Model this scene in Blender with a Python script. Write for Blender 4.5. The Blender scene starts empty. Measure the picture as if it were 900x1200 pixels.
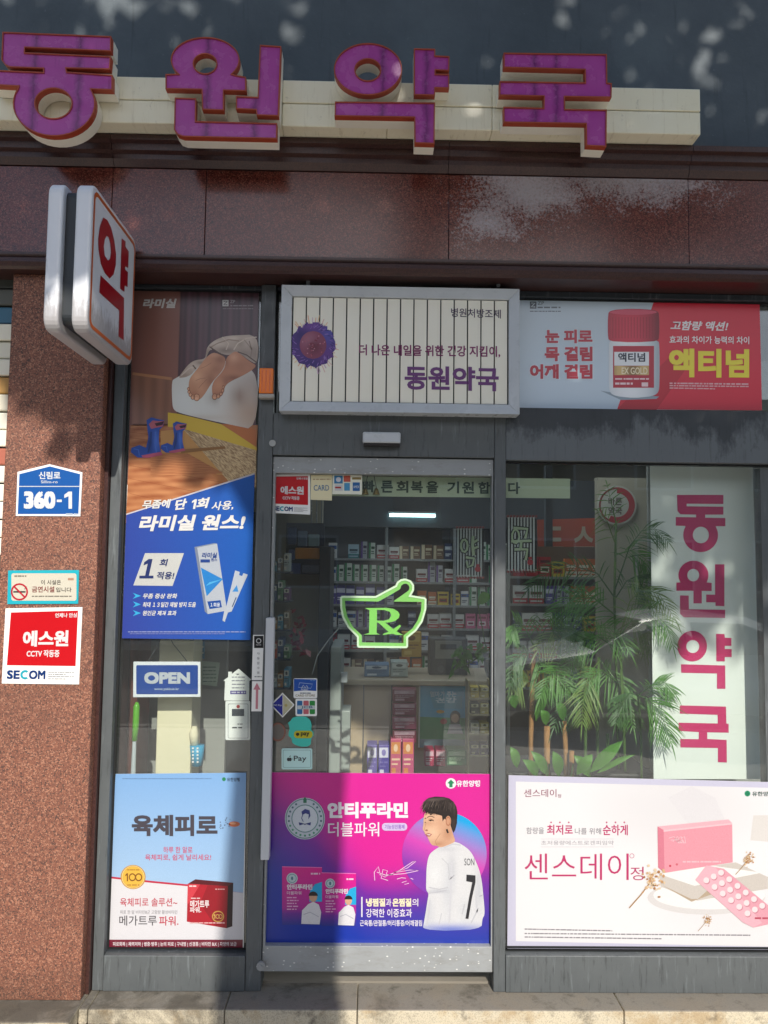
import bpy, bmesh, math, random
from mathutils import Vector, Matrix
from mathutils.geometry import tessellate_polygon

R = math.radians
random.seed(7)
S = bpy.context.scene
COL = S.collection

# ------------------------------------------------------------------ camera
CAM_H, CAM_D, F = 1.70, 3.25, 901.0
YAW, PITCH, ROLL = 0.01545, 0.06991, 0.01217
_w = Vector((math.sin(YAW)*math.cos(PITCH), math.cos(YAW)*math.cos(PITCH), math.sin(PITCH)))
_r0 = Vector((math.cos(YAW), -math.sin(YAW), 0)); _u0 = _r0.cross(_w)
_r = _r0*math.cos(ROLL) + _u0*math.sin(ROLL); _u = _r.cross(_w)
CAMP = Vector((0, -CAM_D, CAM_H))
cd = bpy.data.cameras.new('camera'); cam = bpy.data.objects.new('camera', cd); COL.objects.link(cam)
cd.sensor_fit = 'VERTICAL'; cd.sensor_height = 24.0; cd.lens = 24.0*F/1200.0
cd.clip_start = 0.05; cd.clip_end = 500
m = Matrix(((_r.x, _u.x, -_w.x), (_r.y, _u.y, -_w.y), (_r.z, _u.z, -_w.z))).to_4x4()
m.translation = CAMP
cam.matrix_world = m
S.camera = cam

# ------------------------------------------------------------------ light
SUN_EL, SUN_AZ = R(35.0), R(9.0)          # sun behind the viewer, a little to the right
TO_SUN = Vector((math.sin(SUN_AZ)*math.cos(SUN_EL), -math.cos(SUN_AZ)*math.cos(SUN_EL), math.sin(SUN_EL)))
wd = bpy.data.worlds.new('World'); S.world = wd; wd.use_nodes = True
nt = wd.node_tree
sky = nt.nodes.new('ShaderNodeTexSky'); sky.sky_type = 'NISHITA'; sky.sun_disc = False
sky.sun_elevation = SUN_EL; sky.sun_rotation = math.pi - SUN_AZ
nt.links.new(sky.outputs[0], nt.nodes['Background'].inputs[0])
nt.nodes['Background'].inputs[1].default_value = 0.12
sl = bpy.data.lights.new('sun', 'SUN'); sl.energy = 3.25; sl.angle = R(0.5); sl.color = (1.0, 0.94, 0.85)
so = bpy.data.objects.new('sun', sl); COL.objects.link(so)
so.rotation_euler = TO_SUN.to_track_quat('Z', 'Y').to_euler(); so.location = (2, -12, 12)
S.view_settings.view_transform = 'Standard'; S.view_settings.look = 'None'
S.view_settings.exposure = 0.72; S.view_settings.gamma = 1.0
S.view_settings.use_curve_mapping = False
S.cycles.use_denoising = True
S.cycles.max_bounces = 10; S.cycles.transparent_max_bounces = 24
S.cycles.sample_clamp_indirect = 6.0
S.cycles.caustics_reflective = False; S.cycles.caustics_refractive = False

# ------------------------------------------------------------------ photo pixel -> point on a real plane
def ray(px, py):
    return _w*F + _r*(px-450.0) - _u*(py-600.0)
def U(px, py, Y=0.0):
    d = ray(px, py); return CAMP + d*((Y+CAM_D)/d.y)
def UX(px, py, X):
    d = ray(px, py); return CAMP + d*(X/d.x)
def uz(px, py, Y=0.0): return U(px, py, Y).z
def ux(px, py, Y=0.0): return U(px, py, Y).x

# ------------------------------------------------------------------ materials
def lin(c):
    if isinstance(c, str):
        c = c.lstrip('#'); c = [int(c[i:i+2], 16)/255 for i in (0, 2, 4)]
        return tuple(x/12.92 if x <= .04045 else ((x+.055)/1.055)**2.4 for x in c)
    return tuple(c)
_M = {}
def mat(name, col, rough=0.5, metal=0.0, emit=None, estr=0.0, spec=0.5, trans=0.0):
    key = (name, str(col), rough)
    if key in _M: return _M[key]
    mm = bpy.data.materials.new(name); mm.use_nodes = True
    b = mm.node_tree.nodes['Principled BSDF']
    b.inputs['Base Color'].default_value = (*lin(col), 1); b.inputs['Roughness'].default_value = rough
    b.inputs['Metallic'].default_value = metal; b.inputs['Specular IOR Level'].default_value = spec
    if emit is not None:
        b.inputs['Emission Color'].default_value = (*lin(emit), 1); b.inputs['Emission Strength'].default_value = estr
    if trans: b.inputs['Transmission Weight'].default_value = trans
    _M[key] = mm
    return mm
class NB:
    """small node helper"""
    def __init__(s, name):
        s.m = bpy.data.materials.new(name); s.m.use_nodes = True
        s.t = s.m.node_tree; s.b = s.t.nodes['Principled BSDF']
        s.co = s.t.nodes.new('ShaderNodeTexCoord'); s.geo = s.t.nodes.new('ShaderNodeNewGeometry')
    def n(s, k, **kw):
        x = s.t.nodes.new(k)
        for a, v in kw.items(): setattr(x, a, v)
        return x
    def l(s, a, b): s.t.links.new(a, b)
    def pos(s, scale=(1, 1, 1), loc=(0, 0, 0)):
        mp = s.n('ShaderNodeMapping'); mp.inputs['Scale'].default_value = scale; mp.inputs['Location'].default_value = loc
        s.l(s.geo.outputs['Position'], mp.inputs[0]); return mp.outputs[0]
    def noise(s, sc, det=4, rough=.55, vec=None, dist=0):
        x = s.n('ShaderNodeTexNoise'); x.inputs['Scale'].default_value = sc; x.inputs['Detail'].default_value = det
        x.inputs['Roughness'].default_value = rough; x.inputs['Distortion'].default_value = dist
        s.l(vec if vec is not None else s.pos(), x.inputs['Vector']); return x.outputs['Fac']
    def voro(s, sc, vec=None, out='Color'):
        x = s.n('ShaderNodeTexVoronoi'); x.inputs['Scale'].default_value = sc
        s.l(vec if vec is not None else s.pos(), x.inputs['Vector']); return x.outputs[out]
    def ramp(s, fac, stops, interp='LINEAR'):
        x = s.n('ShaderNodeValToRGB'); x.color_ramp.interpolation = interp
        e = x.color_ramp.elements
        while len(e) < len(stops): e.new(0.5)
        for i, (p, c) in enumerate(stops):
            e[i].position = p
            if isinstance(c, (int, float)): c = (c, c, c)
            e[i].color = (*lin(c), 1)
        s.l(fac, x.inputs[0]); return x.outputs[0]
    def mix(s, fac, a, b, mode='MIX'):
        x = s.n('ShaderNodeMix', data_type='RGBA', blend_type=mode)
        if isinstance(fac, (int, float)): x.inputs[0].default_value = fac
        else: s.l(fac, x.inputs[0])
        for i, v in ((6, a), (7, b)):
            if hasattr(v, 'node'): s.l(v, x.inputs[i])
            else: x.inputs[i].default_value = (*lin(v), 1)
        return x.outputs[2]
    def math(s, op, a, b=0.0):
        x = s.n('ShaderNodeMath', operation=op)
        for i, v in ((0, a), (1, b)):
            if hasattr(v, 'node'): s.l(v, x.inputs[i])
            else: x.inputs[i].default_value = v
        return x.outputs[0]
    def done(s, col, rough=.5, bump=None, bstr=.3, bdist=.003, metal=0.0, spec=.5):
        if hasattr(col, 'node'): s.l(col, s.b.inputs['Base Color'])
        else: s.b.inputs['Base Color'].default_value = (*lin(col), 1)
        if hasattr(rough, 'node'): s.l(rough, s.b.inputs['Roughness'])
        else: s.b.inputs['Roughness'].default_value = rough
        s.b.inputs['Metallic'].default_value = metal; s.b.inputs['Specular IOR Level'].default_value = spec
        if bump is not None:
            bp = s.n('ShaderNodeBump'); bp.inputs['Strength'].default_value = bstr; bp.inputs['Distance'].default_value = bdist
            s.l(bump, bp.inputs['Height']); s.l(bp.outputs[0], s.b.inputs['Normal'])
        return s.m
    def sep(s):
        x = s.n('ShaderNodeSeparateXYZ'); s.l(s.geo.outputs['Position'], x.inputs[0]); return x.outputs

def granite(name, cols, rough, salt=False, fine=1.0, bs=.15):
    k = NB(name)
    v = k.voro(240*fine); sp = k.n('ShaderNodeSeparateColor'); k.l(v, sp.inputs[0])
    base = k.ramp(sp.outputs[0], cols, 'CONSTANT')
    big = k.noise(5, 5); base = k.mix(k.math('MULTIPLY', big, .45), base, cols[0][1])
    v2 = k.voro(420*fine); s2 = k.n('ShaderNodeSeparateColor'); k.l(v2, s2.inputs[0])
    base = k.mix(k.ramp(s2.outputs[1], [(0, 0.), (.80, 0.), (.81, .7), (1, .7)], 'CONSTANT'), base, cols[-1][1])
    r = rough
    if salt:   # white salt bloom on the polished slabs
        X, Y, Z = k.sep()
        def blob(cx, cz, rx_, rz_):
            a_ = k.math('DIVIDE', k.math('SUBTRACT', X, cx), rx_); b_ = k.math('DIVIDE', k.math('SUBTRACT', Z, cz), rz_)
            return k.math('SUBTRACT', 1.0, k.math('SQRT', k.math('ADD', k.math('MULTIPLY', a_, a_), k.math('MULTIPLY', b_, b_))))
        mask = k.math('MAXIMUM', k.math('MAXIMUM', blob(.62, 3.28, .34, .22), blob(1.08, 3.34, .46, .17)), k.math('MULTIPLY', blob(.48, 3.12, .2, .14), .8))
        mask = k.math('MAXIMUM', mask, -.4)
        nz = k.noise(4.5, 6, .65, k.pos((1, 1, 1.4)), dist=.9); n2 = k.noise(95, 4, .8)
        val = k.math('ADD', k.math('MULTIPLY', mask, .34), k.math('ADD', k.math('MULTIPLY', nz, .55), k.math('MULTIPLY', n2, .75)))
        f = k.ramp(val, [(0, 0.), (.72, 0.), (.82, .45), (1, .75)])
        drip = k.ramp(k.noise(6, 5, .6, k.pos((9, 1, .7))), [(0, 0.), (.63, 0.), (.75, .22), (1, .3)])
        base = k.mix(drip, base, '#3a2a28')
        base = k.mix(f, base, '#b9b2b4')
    else:
        X, Y, Z = k.sep()
        wet = k.ramp(k.noise(2.2, 6, .65, k.pos((1.3, 1, .8)), dist=.4), [(.3, 0.), (.52, .0), (.75, .38)])
        base = k.mix(wet, base, '#5a4034')
        low = k.ramp(k.math('ADD', k.math('MULTIPLY', Z, -2.2), k.math('MULTIPLY', k.noise(5, 6, .7), 1.1)), [(0, 0.), (.30, 0.), (.75, .55), (1, .6)])
        base = k.mix(low, base, '#4e3c32')
    return k.done(base, r, k.noise(300, 2), bs, .001)
M_PANEL = granite('polished_red_granite', [(0, '#5a2c25'), (.25, '#7e4036'), (.5, '#68342c'), (.75, '#905848'), (.9, '#2c1816')], .16, True)
M_PILLAR = granite('flamed_red_granite', [(0, '#74493a'), (.2, '#8e5c46'), (.45, '#7a4c3b'), (.7, '#ab7a62'), (.88, '#3c2c28')], .6, False, .9, .3)
M_MOULD = granite('dark_granite_moulding', [(0, '#38211f'), (.3, '#452a27'), (.6, '#301d1c'), (.85, '#4a302b')], .35)

def dark_wall():
    k = NB('charcoal_painted_wall')
    n1 = k.noise(2.2, 6, .6); n2 = k.noise(30, 4, .6)
    c = k.ramp(n1, [(.3, '#454e54'), (.55, '#525b61'), (.75, '#5d676c')])
    st = k.ramp(k.noise(7, 5, .65, k.pos((4, 1, .35))), [(0, 0.), (.6, 0.), (.72, .5), (1, .6)])
    c = k.mix(st, c, '#3a4247')
    spk = k.ramp(k.noise(55, 2), [(0, 0.), (.72, 0.), (.76, .5), (1, .5)])
    c = k.mix(spk, c, '#6b747a')
    return k.done(c, .65, n2, .4, .004)
M_WALL = dark_wall()
def frame_metal(name, a, b, grime=True, rough=.42, spots=False):
    k = NB(name)
    c = k.mix(k.noise(9, 5), a, b)
    if grime:
        st = k.ramp(k.noise(9, 5, .65, k.pos((6, 6, .55))), [(0, 0.), (.58, 0.), (.70, .42), (1, .55)])
        c = k.mix(st, c, '#7f8688')
        dk = k.ramp(k.noise(14, 5, .7, k.pos((5, 5, .5), (3, 0, 1))), [(0, 0.), (.56, 0.), (.70, .6), (1, .7)])
        c = k.mix(dk, c, '#2a2c2c')
    if spots:   # dried water spots
        d_ = k.voro(46, k.pos((1, 1, 1.6)), 'Distance'); s2 = k.n('ShaderNodeSeparateColor'); k.l(k.voro(46, k.pos((1, 1, 1.6))), s2.inputs[0])
        sp = k.math('MULTIPLY', k.ramp(d_, [(0, 1.), (.13, 1.), (.22, 0.), (1, 0.)]), k.ramp(s2.outputs[0], [(0, 0.), (.55, 0.), (.56, .8), (1, .8)], 'CONSTANT'))
        c = k.mix(sp, c, '#e2e2de')
        c = k.mix(k.ramp(k.noise(8, 5, .7, k.pos((1, 1, 3))), [(0, 0.), (.52, 0.), (.7, .5), (1, .6)]), c, '#77756f')
    return k.done(c, k.ramp(k.noise(25, 4), [(.3, rough-.1), (.7, rough+.2)]), k.noise(120, 2), .05, .001, spec=.4)
M_FRAME = frame_metal('grey_painted_metal', '#4e5254', '#5a5e5f')
M_HEAD = frame_metal('weathered_dark_metal', '#30353a', '#3a4045')
M_ALU = frame_metal('brushed_aluminium', '#858889', '#999c9d', False, .42, True)
M_SILVER = frame_metal('silver_frame', '#aeb2b6', '#c4c8cb', False, .3)

def stained_head():
    k = NB('lime_stained_header')
    c = k.mix(k.noise(11, 5), '#2b2f33', '#3d4145')
    X, Y, Z = k.sep()
    h = k.math('DIVIDE', k.math('SUBTRACT', 2.33, Z), .20)
    v = k.math('ADD', k.math('MULTIPLY', k.noise(5, 6, .72, k.pos((1.5, 1, .8))), 1.5), k.math('MULTIPLY', h, .55))
    f = k.ramp(v, [(0, 0.), (.80, 0.), (1.0, .34), (1.15, .4)])
    c = k.mix(f, c, '#83898c')
    st = k.ramp(k.noise(16, 5, .7, k.pos((6, 6, .35))), [(0, 0.), (.55, 0.), (.68, .4), (1, .5)])
    c = k.mix(st, c, '#202326')
    return k.done(c, .6)
M_STAINED = stained_head()

def stone(name, a, b, stain, rough=.8):
    k = NB(name)
    c = k.mix(k.noise(4, 5), a, b)
    sp = k.n('ShaderNodeSeparateColor'); k.l(k.voro(330), sp.inputs[0])
    c = k.mix(k.ramp(sp.outputs[0], [(0, 0.), (.72, 0.), (.73, .55), (1, .55)], 'CONSTANT'), c, '#4c4a48')
    c = k.mix(k.ramp(sp.outputs[1], [(0, 0.), (.72, 0.), (.73, .5), (1, .5)], 'CONSTANT'), c, '#d8d2c6')
    st = k.ramp(k.noise(5, 6, .68, dist=.5), [(0, 0.), (.50, 0.), (.66, .65), (1, .8)])
    c = k.mix(st, c, stain)
    return k.done(c, rough, k.noise(160, 4), .5, .003)
def slab_mat():
    k = NB('grey_granite_step')
    c = k.mix(k.noise(4, 5), '#b3aa97', '#c4b99f')
    sp = k.n('ShaderNodeSeparateColor'); k.l(k.voro(330), sp.inputs[0])
    c = k.mix(k.ramp(sp.outputs[0], [(0, 0.), (.72, 0.), (.73, .35), (1, .35)], 'CONSTANT'), c, '#6c6862')
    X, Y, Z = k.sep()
    top = k.ramp(k.math('ADD', k.math('MULTIPLY', Z, 30.0), 1.0), [(.85, 0.), (.97, 1.)])   # tread darker than the front edge
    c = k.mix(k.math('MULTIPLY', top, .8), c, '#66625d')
    rust = k.ramp(k.noise(5, 6, .68, dist=.5), [(0, 0.), (.50, 0.), (.62, .55), (1, .7)])
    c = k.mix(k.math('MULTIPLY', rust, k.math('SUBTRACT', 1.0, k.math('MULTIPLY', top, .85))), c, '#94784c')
    dk = k.ramp(k.noise(13, 6, .7), [(0, 0.), (.55, 0.), (.68, .6), (1, .7)])
    gx = k.ramp(k.math('ADD', k.noise(3.5, 6, .7, dist=.6), k.math('MULTIPLY', X, -.12)), [(0, 0.), (.52, 0.), (.66, .6), (1, .75)]); c = k.mix(gx, c, '#3a342a')
    c = k.mix(dk, c, '#3f3a32')
    return k.done(c, .8, k.noise(160, 4), .5, .003)
M_SLAB = slab_mat()
def riser_mat():
    k = NB('pale_granite_riser')
    c = k.mix(k.noise(4, 5), '#a39a8a', '#b3a994')
    sp = k.n('ShaderNodeSeparateColor'); k.l(k.voro(330), sp.inputs[0])
    c = k.mix(k.ramp(sp.outputs[0], [(0, 0.), (.72, 0.), (.73, .4), (1, .4)], 'CONSTANT'), c, '#5c5852')
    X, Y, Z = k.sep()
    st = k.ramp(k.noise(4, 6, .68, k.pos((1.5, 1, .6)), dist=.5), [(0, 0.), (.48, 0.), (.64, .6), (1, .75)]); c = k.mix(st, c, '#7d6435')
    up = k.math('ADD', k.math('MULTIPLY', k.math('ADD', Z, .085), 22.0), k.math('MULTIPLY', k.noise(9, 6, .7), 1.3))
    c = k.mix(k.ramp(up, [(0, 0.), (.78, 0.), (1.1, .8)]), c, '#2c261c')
    return k.done(c, .8, k.noise(160, 4), .5, .003)
M_RISER = riser_mat()
M_PAVE = stone('pavement_stone', '#bdb8ae', '#c8c3ba', '#98938a')

def asphalt():
    k = NB('asphalt'); c = k.ramp(k.noise(120, 4), [(.3, (.035,)*3), (.7, (.075,)*3)])
    return k.done(c, .85, k.noise(200, 3), .6, .006)
def print_mat():
    k = NB('printed_sheet')
    a = k.n('ShaderNodeVertexColor'); a.layer_name = 'Col'
    gr = k.ramp(k.noise(420, 3, .7), [(.3, (.60,)*3), (.7, (.74,)*3)])
    return k.done(k.mix(1.0, a.outputs[0], gr, 'MULTIPLY'), .28, k.noise(3.5, 2), .08, .02)
M_PRINT = print_mat()
def vinyl_mat():
    k = NB('matt_printed_vinyl')
    a = k.n('ShaderNodeVertexColor'); a.layer_name = 'Col'
    return k.done(a.outputs[0], .55)
M_VINYL = vinyl_mat()
def glass_mat(name='window_glass', tint=(.95, .975, .965)):
    k = NB(name); t = k.t
    t.nodes.remove(k.b); o = t.nodes['Material Output']
    tr = t.nodes.new('ShaderNodeBsdfTransparent'); tr.inputs[0].default_value = (*tint, 1)
    gl = t.nodes.new('ShaderNodeBsdfGlossy'); gl.inputs['Roughness'].default_value = .006
    dp = t.nodes.new('ShaderNodeVectorMath'); dp.operation = 'DOT_PRODUCT'
    k.l(k.geo.outputs['Normal'], dp.inputs[0]); k.l(k.geo.outputs['Incoming'], dp.inputs[1])
    cosv = k.math('ABSOLUTE', dp.outputs['Value'])
    frn = k.math('ADD', .074, k.math('MULTIPLY', .93, k.math('POWER', k.math('SUBTRACT', 1.0, cosv), 5.0)))
    du = t.nodes.new('ShaderNodeBsdfDiffuse'); du.inputs[0].default_value = (.75, .76, .75, 1)
    dust_haze = k.ramp(k.noise(5, 6, .65, k.pos((1, 1, .6))), [(.25, .008), (.6, .02), (.8, .04)])  # pale sunlit haze mixed into the glass as a thin dust film
    m0 = t.nodes.new('ShaderNodeMixShader'); t.links.new(dust_haze, m0.inputs[0]); t.links.new(tr.outputs[0], m0.inputs[1]); t.links.new(du.outputs[0], m0.inputs[2])
    mx = t.nodes.new('ShaderNodeMixShader')
    t.links.new(frn, mx.inputs[0]); t.links.new(m0.outputs[0], mx.inputs[1]); t.links.new(gl.outputs[0], mx.inputs[2])
    t.links.new(mx.outputs[0], o.inputs[0]); return k.m
M_GLASS = glass_mat()
def leaf_mat(name, a, b, rough=.45):
    k = NB(name)
    c = k.mix(k.noise(14, 3), a, b)
    k.b.inputs['Subsurface Weight'].default_value = 0
    m_ = k.done(c, rough)
    t = m_.node_tree; tl = t.nodes.new('ShaderNodeBsdfTranslucent'); ad = t.nodes.new('ShaderNodeMixShader'); ad.inputs[0].default_value = .3
    k.l(c, tl.inputs[0]); o = t.nodes['Material Output']
    k.l(k.b.outputs[0], ad.inputs[1]); k.l(tl.outputs[0], ad.inputs[2]); k.l(ad.outputs[0], o.inputs[0]); return m_
M_LEAF = leaf_mat('palm_leaf', (.055, .19, .02), (.11, .28, .035))
M_LEAF2 = leaf_mat('broad_leaf', (.07, .24, .025), (.13, .33, .04))
M_TLEAF = leaf_mat('tree_leaf', (.045, .09, .025), (.07, .12, .03))
def bark(name, a, b):
    k = NB(name); n = k.noise(9, 6, .7, k.pos((3, 3, .8)))
    return k.done(k.ramp(n, [(.3, a), (.7, b)]), .85, n, .8, .02)
M_BARK = bark('grey_bark', '#5b5145', '#8c8272'); M_CANE = bark('tan_cane', '#8a5f38', '#b98a58')
M_STEM = bark('green_cane', '#37551f', '#5c7a34')
def streaky(name, a, b, rough=.5):
    k = NB(name); c = k.mix(k.noise(6, 5, .6), a, b); return k.done(c, rough, k.noise(60, 3), .1, .002)
def cream_mat():
    k = NB('aged_cream_acrylic')
    c = k.mix(k.noise(6, 5), '#efe6c6', '#f4eed8')
    st = k.ramp(k.noise(10, 5, .7, k.pos((5, 1, .5))), [(0, 0.), (.55, 0.), (.72, .4), (1, .5)]); c = k.mix(st, c, '#b5a47c')
    dk = k.ramp(k.noise(16, 6, .7, k.pos((2, 1, 1.5), (4, 0, 2))), [(0, 0.), (.62, 0.), (.75, .4), (1, .5)]); c = k.mix(dk, c, '#6a604e')
    return k.done(c, .35)
M_CREAM = cream_mat()
M_RETURN = streaky('cream_letter_side', '#ece6d4', '#f4efe2', .45)
def purple_mat():
    k = NB('purple_acrylic')
    c = k.mix(k.noise(5, 5), '#a24092', '#ba54a8')
    st = k.ramp(k.noise(14, 5, .7, k.pos((6, 1, .4))), [(0, 0.), (.6, 0.), (.72, .35), (1, .45)]); c = k.mix(st, c, '#6a2a62')
    X, Y, Z = k.sep(); wob = k.math('MULTIPLY', k.math('SUBTRACT', k.noise(30, 3), .5), .03)
    for px in (652, 627, 449, 500, 243, 300, 92, 40):      # joints between the acrylic pieces, with dirt
        dd = k.math('ABSOLUTE', k.math('SUBTRACT', k.math('ADD', X, wob), ux(px, 100, -.378)))
        c = k.mix(k.ramp(dd, [(0, .65), (.006, .4), (.022, 0.), (1, 0.)]), c, '#4a2050')
    return k.done(c, k.ramp(k.noise(20, 4), [(.3, .15), (.7, .35)]))
M_PURPLE = purple_mat()
M_TRIM = streaky('orange_red_trim', '#8e3020', '#b4502e', .5)
def grimy_white():
    k = NB('grimy_white_plastic'); X, Y, Z = k.sep()
    c = k.mix(k.noise(5, 4), '#d6d8de', '#e6e8ec')
    low = k.math('MULTIPLY', k.math('SUBTRACT', 2.63, Z), 5.0)
    f = k.ramp(k.math('ADD', low, k.noise(22, 5, .7, k.pos((3, 3, 1)))), [(0, 0.), (.60, 0.), (.85, .45), (1, .55)])
    c = k.mix(f, c, '#5a4a3e')
    return k.done(c, .3)
M_WHITEP = grimy_white()
M_SIGNFACE = mat('sign_face_white', '#dfe1ea', .3)
M_PULL = mat('pale_silver', '#b9bcc0', .35)
M_DARKP = mat('dark_plastic', '#23282c', .45)
M_PAPER = mat('white_paper', '#e4e4e0', .5)
M_BLACK = mat('black_gasket', '#101213', .6)
M_INWALL = streaky('beige_interior_wall', '#a79f8c', '#b5ad99', .7)
M_GREYW = streaky('grey_partition', '#8b8c88', '#9a9a95', .7)
M_WOOD = streaky('pale_laminate', '#a58f74', '#b7a286', .45)
M_DKSHELF = mat('dark_shelf', '#3a3c40', .5)
M_CEIL = mat('ceiling_paint', '#8d8f8e', .8)
M_FLOOR = streaky('shop_floor_tile', '#7d776c', '#8b857a', .4)

# ------------------------------------------------------------------ mesh building
class MB:
    def __init__(s): s.v = []; s.f = []; s.c = []
    def add(s, vs, fs, col=None):
        o = len(s.v); s.v += [tuple(x) for x in vs]
        for f in fs: s.f.append([i+o for i in f]); s.c.append(col)
        return s
    def box(s, x0, x1, y0, y1, z0, z1, col=None):
        x0, x1 = sorted((x0, x1)); y0, y1 = sorted((y0, y1)); z0, z1 = sorted((z0, z1))
        return s.add([(x0,y0,z0),(x1,y0,z0),(x1,y1,z0),(x0,y1,z0),(x0,y0,z1),(x1,y0,z1),(x1,y1,z1),(x0,y1,z1)],
            [(0,3,2,1),(4,5,6,7),(0,1,5,4),(1,2,6,5),(2,3,7,6),(3,0,4,7)], col)
    def pbox(s, px0, py0, px1, py1, Y0, Y1, col=None):
        """box whose front face (at Y0) covers that photo rectangle"""
        cx, cy = (px0+px1)/2, (py0+py1)/2
        return s.box(ux(px0, cy, Y0), ux(px1, cy, Y0), Y0, Y1, uz(cx, py1, Y0), uz(cx, py0, Y0), col)
    def quadslab(s, q, Y0, th, col=None):
        a = [U(x, y, Y0) for x, y in q]; b = [p+Vector((0, th, 0)) for p in a]; n = len(q)
        return s.add(a+b, [list(range(n)), list(range(2*n-1, n-1, -1))]+[(i, i+n, (i+1) % n+n, (i+1) % n) for i in range(n)], col)
    def prism_x(s, prof, x0, x1, col=None):
        n = len(prof)
        return s.add([(x0, y, z) for y, z in prof]+[(x1, y, z) for y, z in prof],
            [list(range(n)), list(range(2*n-1, n-1, -1))]+[(i, i+n, (i+1) % n+n, (i+1) % n) for i in range(n)], col)
    def tube(s, pts, rad, n=8, col=None, caps=True):
        pts = [Vector(p) for p in pts]; rings = []; o = len(s.v)
        for i, p in enumerate(pts):
            d = (pts[min(i+1, len(pts)-1)]-pts[max(i-1, 0)]).normalized()
            a = d.orthogonal().normalized() if abs(d.z) > .99 else d.cross(Vector((0, 0, 1))).normalized()
            b = d.cross(a); r = rad[i] if isinstance(rad, (list, tuple)) else rad
            rings.append([p+a*(math.cos(t)*r)+b*(math.sin(t)*r) for t in [2*math.pi*k/n for k in range(n)]])
        vs = [q for rg in rings for q in rg]
        fs = [(i*n+k, i*n+(k+1) % n, (i+1)*n+(k+1) % n, (i+1)*n+k) for i in range(len(pts)-1) for k in range(n)]
        if caps: fs += [list(range(n))[::-1], [(len(pts)-1)*n+k for k in range(n)]]
        return s.add(vs, fs, col)
    def build(s, name, mt, parent=None, bevel=0, smooth=False, seg=2):
        me = bpy.data.meshes.new(name); me.from_pydata(s.v, [], s.f)
        mts = mt if isinstance(mt, list) else [mt]
        for q in mts: me.materials.append(q)
        if any(c is not None and not isinstance(c, int) for c in s.c):
            at = me.color_attributes.new('Col', 'FLOAT_COLOR', 'CORNER'); k = 0
            for p, c in zip(me.polygons, s.c):
                for j in range(p.loop_total):
                    cc = c[j] if (c and isinstance(c[0], tuple)) else (c or (.8, .8, .8))
                    at.data[p.loop_start+j].color = (*cc, 1)
        else:
            for p, c in zip(me.polygons, s.c):
                if c: p.material_index = c
        bm = bmesh.new(); bm.from_mesh(me)
        if bevel:
            es = [e for e in bm.edges if len(e.link_faces) == 2 and e.calc_face_angle(0) > .6]
            bmesh.ops.bevel(bm, geom=es, offset=bevel, segments=seg, profile=.5, affect='EDGES', clamp_overlap=True)
        if not s_flat(bm): bmesh.ops.recalc_face_normals(bm, faces=bm.faces)
        bm.to_mesh(me); bm.free()
        if smooth:
            for p in me.polygons: p.use_smooth = True
        o = bpy.data.objects.new(name, me); COL.objects.link(o)
        if parent is not None: o.parent = parent
        return o
def s_flat(bm): return all(len(e.link_faces) < 2 for e in bm.edges)
def tag(o, label, cat, group=None, kind=None):
    if label: o['label'] = label
    if cat: o['category'] = cat
    if group: o['group'] = group
    if kind: o['kind'] = kind
    return o
def empty(name, label, cat, group=None, loc=(0, 0, 0)):
    o = bpy.data.objects.new(name, None); COL.objects.link(o); o.location = loc; o.empty_display_size = .1
    return tag(o, label, cat, group)
def kids(o): return [c for c in bpy.data.objects if c.parent == o]
def copy_tree(o, parent=None):
    c = o.copy(); COL.objects.link(c); c.parent = parent
    for ch in kids(o): copy_tree(ch, c)
    return c
KID = {}
def settle(root):
    """put a thing's origin at the middle of its base"""
    if not KID:
        for o in COL.objects: KID.setdefault(o.parent, []).append(o)
    ks = KID.get(root, []); tree = [root]+ks+[b for a in ks for b in KID.get(a, [])]
    vs = [v.co for o in tree if o.type == 'MESH' for v in o.data.vertices]
    if not vs: return
    c = Vector(((min(v.x for v in vs)+max(v.x for v in vs))/2, (min(v.y for v in vs)+max(v.y for v in vs))/2, min(v.z for v in vs)))
    for o in tree:
        if o.type == 'MESH': o.data.transform(Matrix.Translation(-c))
    root.location = c

# ------------------------------------------------------------------ printed artwork and lettering
_T = {}
def glyphs(s, w=0.0, sh=0.0, sp=1.0):
    key = (s, w, sh, sp)
    if key not in _T:
        c = bpy.data.curves.new('t', 'FONT'); c.body = s; c.offset = w; c.shear = sh; c.space_character = sp; c.resolution_u = 3
        o = bpy.data.objects.new('t', c); COL.objects.link(o)
        dg = bpy.context.evaluated_depsgraph_get(); dg.update()
        me = bpy.data.meshes.new_from_object(o.evaluated_get(dg))
        vs = [(v.co.x, v.co.y) for v in me.vertices]; fs = [list(p.vertices) for p in me.polygons]
        bpy.data.objects.remove(o); bpy.data.curves.remove(c); bpy.data.meshes.remove(me)
        _T[key] = (vs, fs, min(v[0] for v in vs), max(v[0] for v in vs), min(v[1] for v in vs), max(v[1] for v in vs))
    return _T[key]
def ellpts(cx, cy, rx, ry, n=40, a0=0, a1=360):
    k = n if abs(a1-a0) >= 360 else n+1
    return [(cx+rx*math.cos(R(a0+(a1-a0)*i/n)), cy+ry*math.sin(R(a0+(a1-a0)*i/n))) for i in range(k)]
def rrect(x0, y0, x1, y1, r, n=5):
    o = []
    for cx, cy, a in ((x1-r, y0+r, -90), (x1-r, y1-r, 0), (x0+r, y1-r, 90), (x0+r, y0+r, 180)): o += ellpts(cx, cy, r, r, n, a, a+90)
    return o
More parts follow.
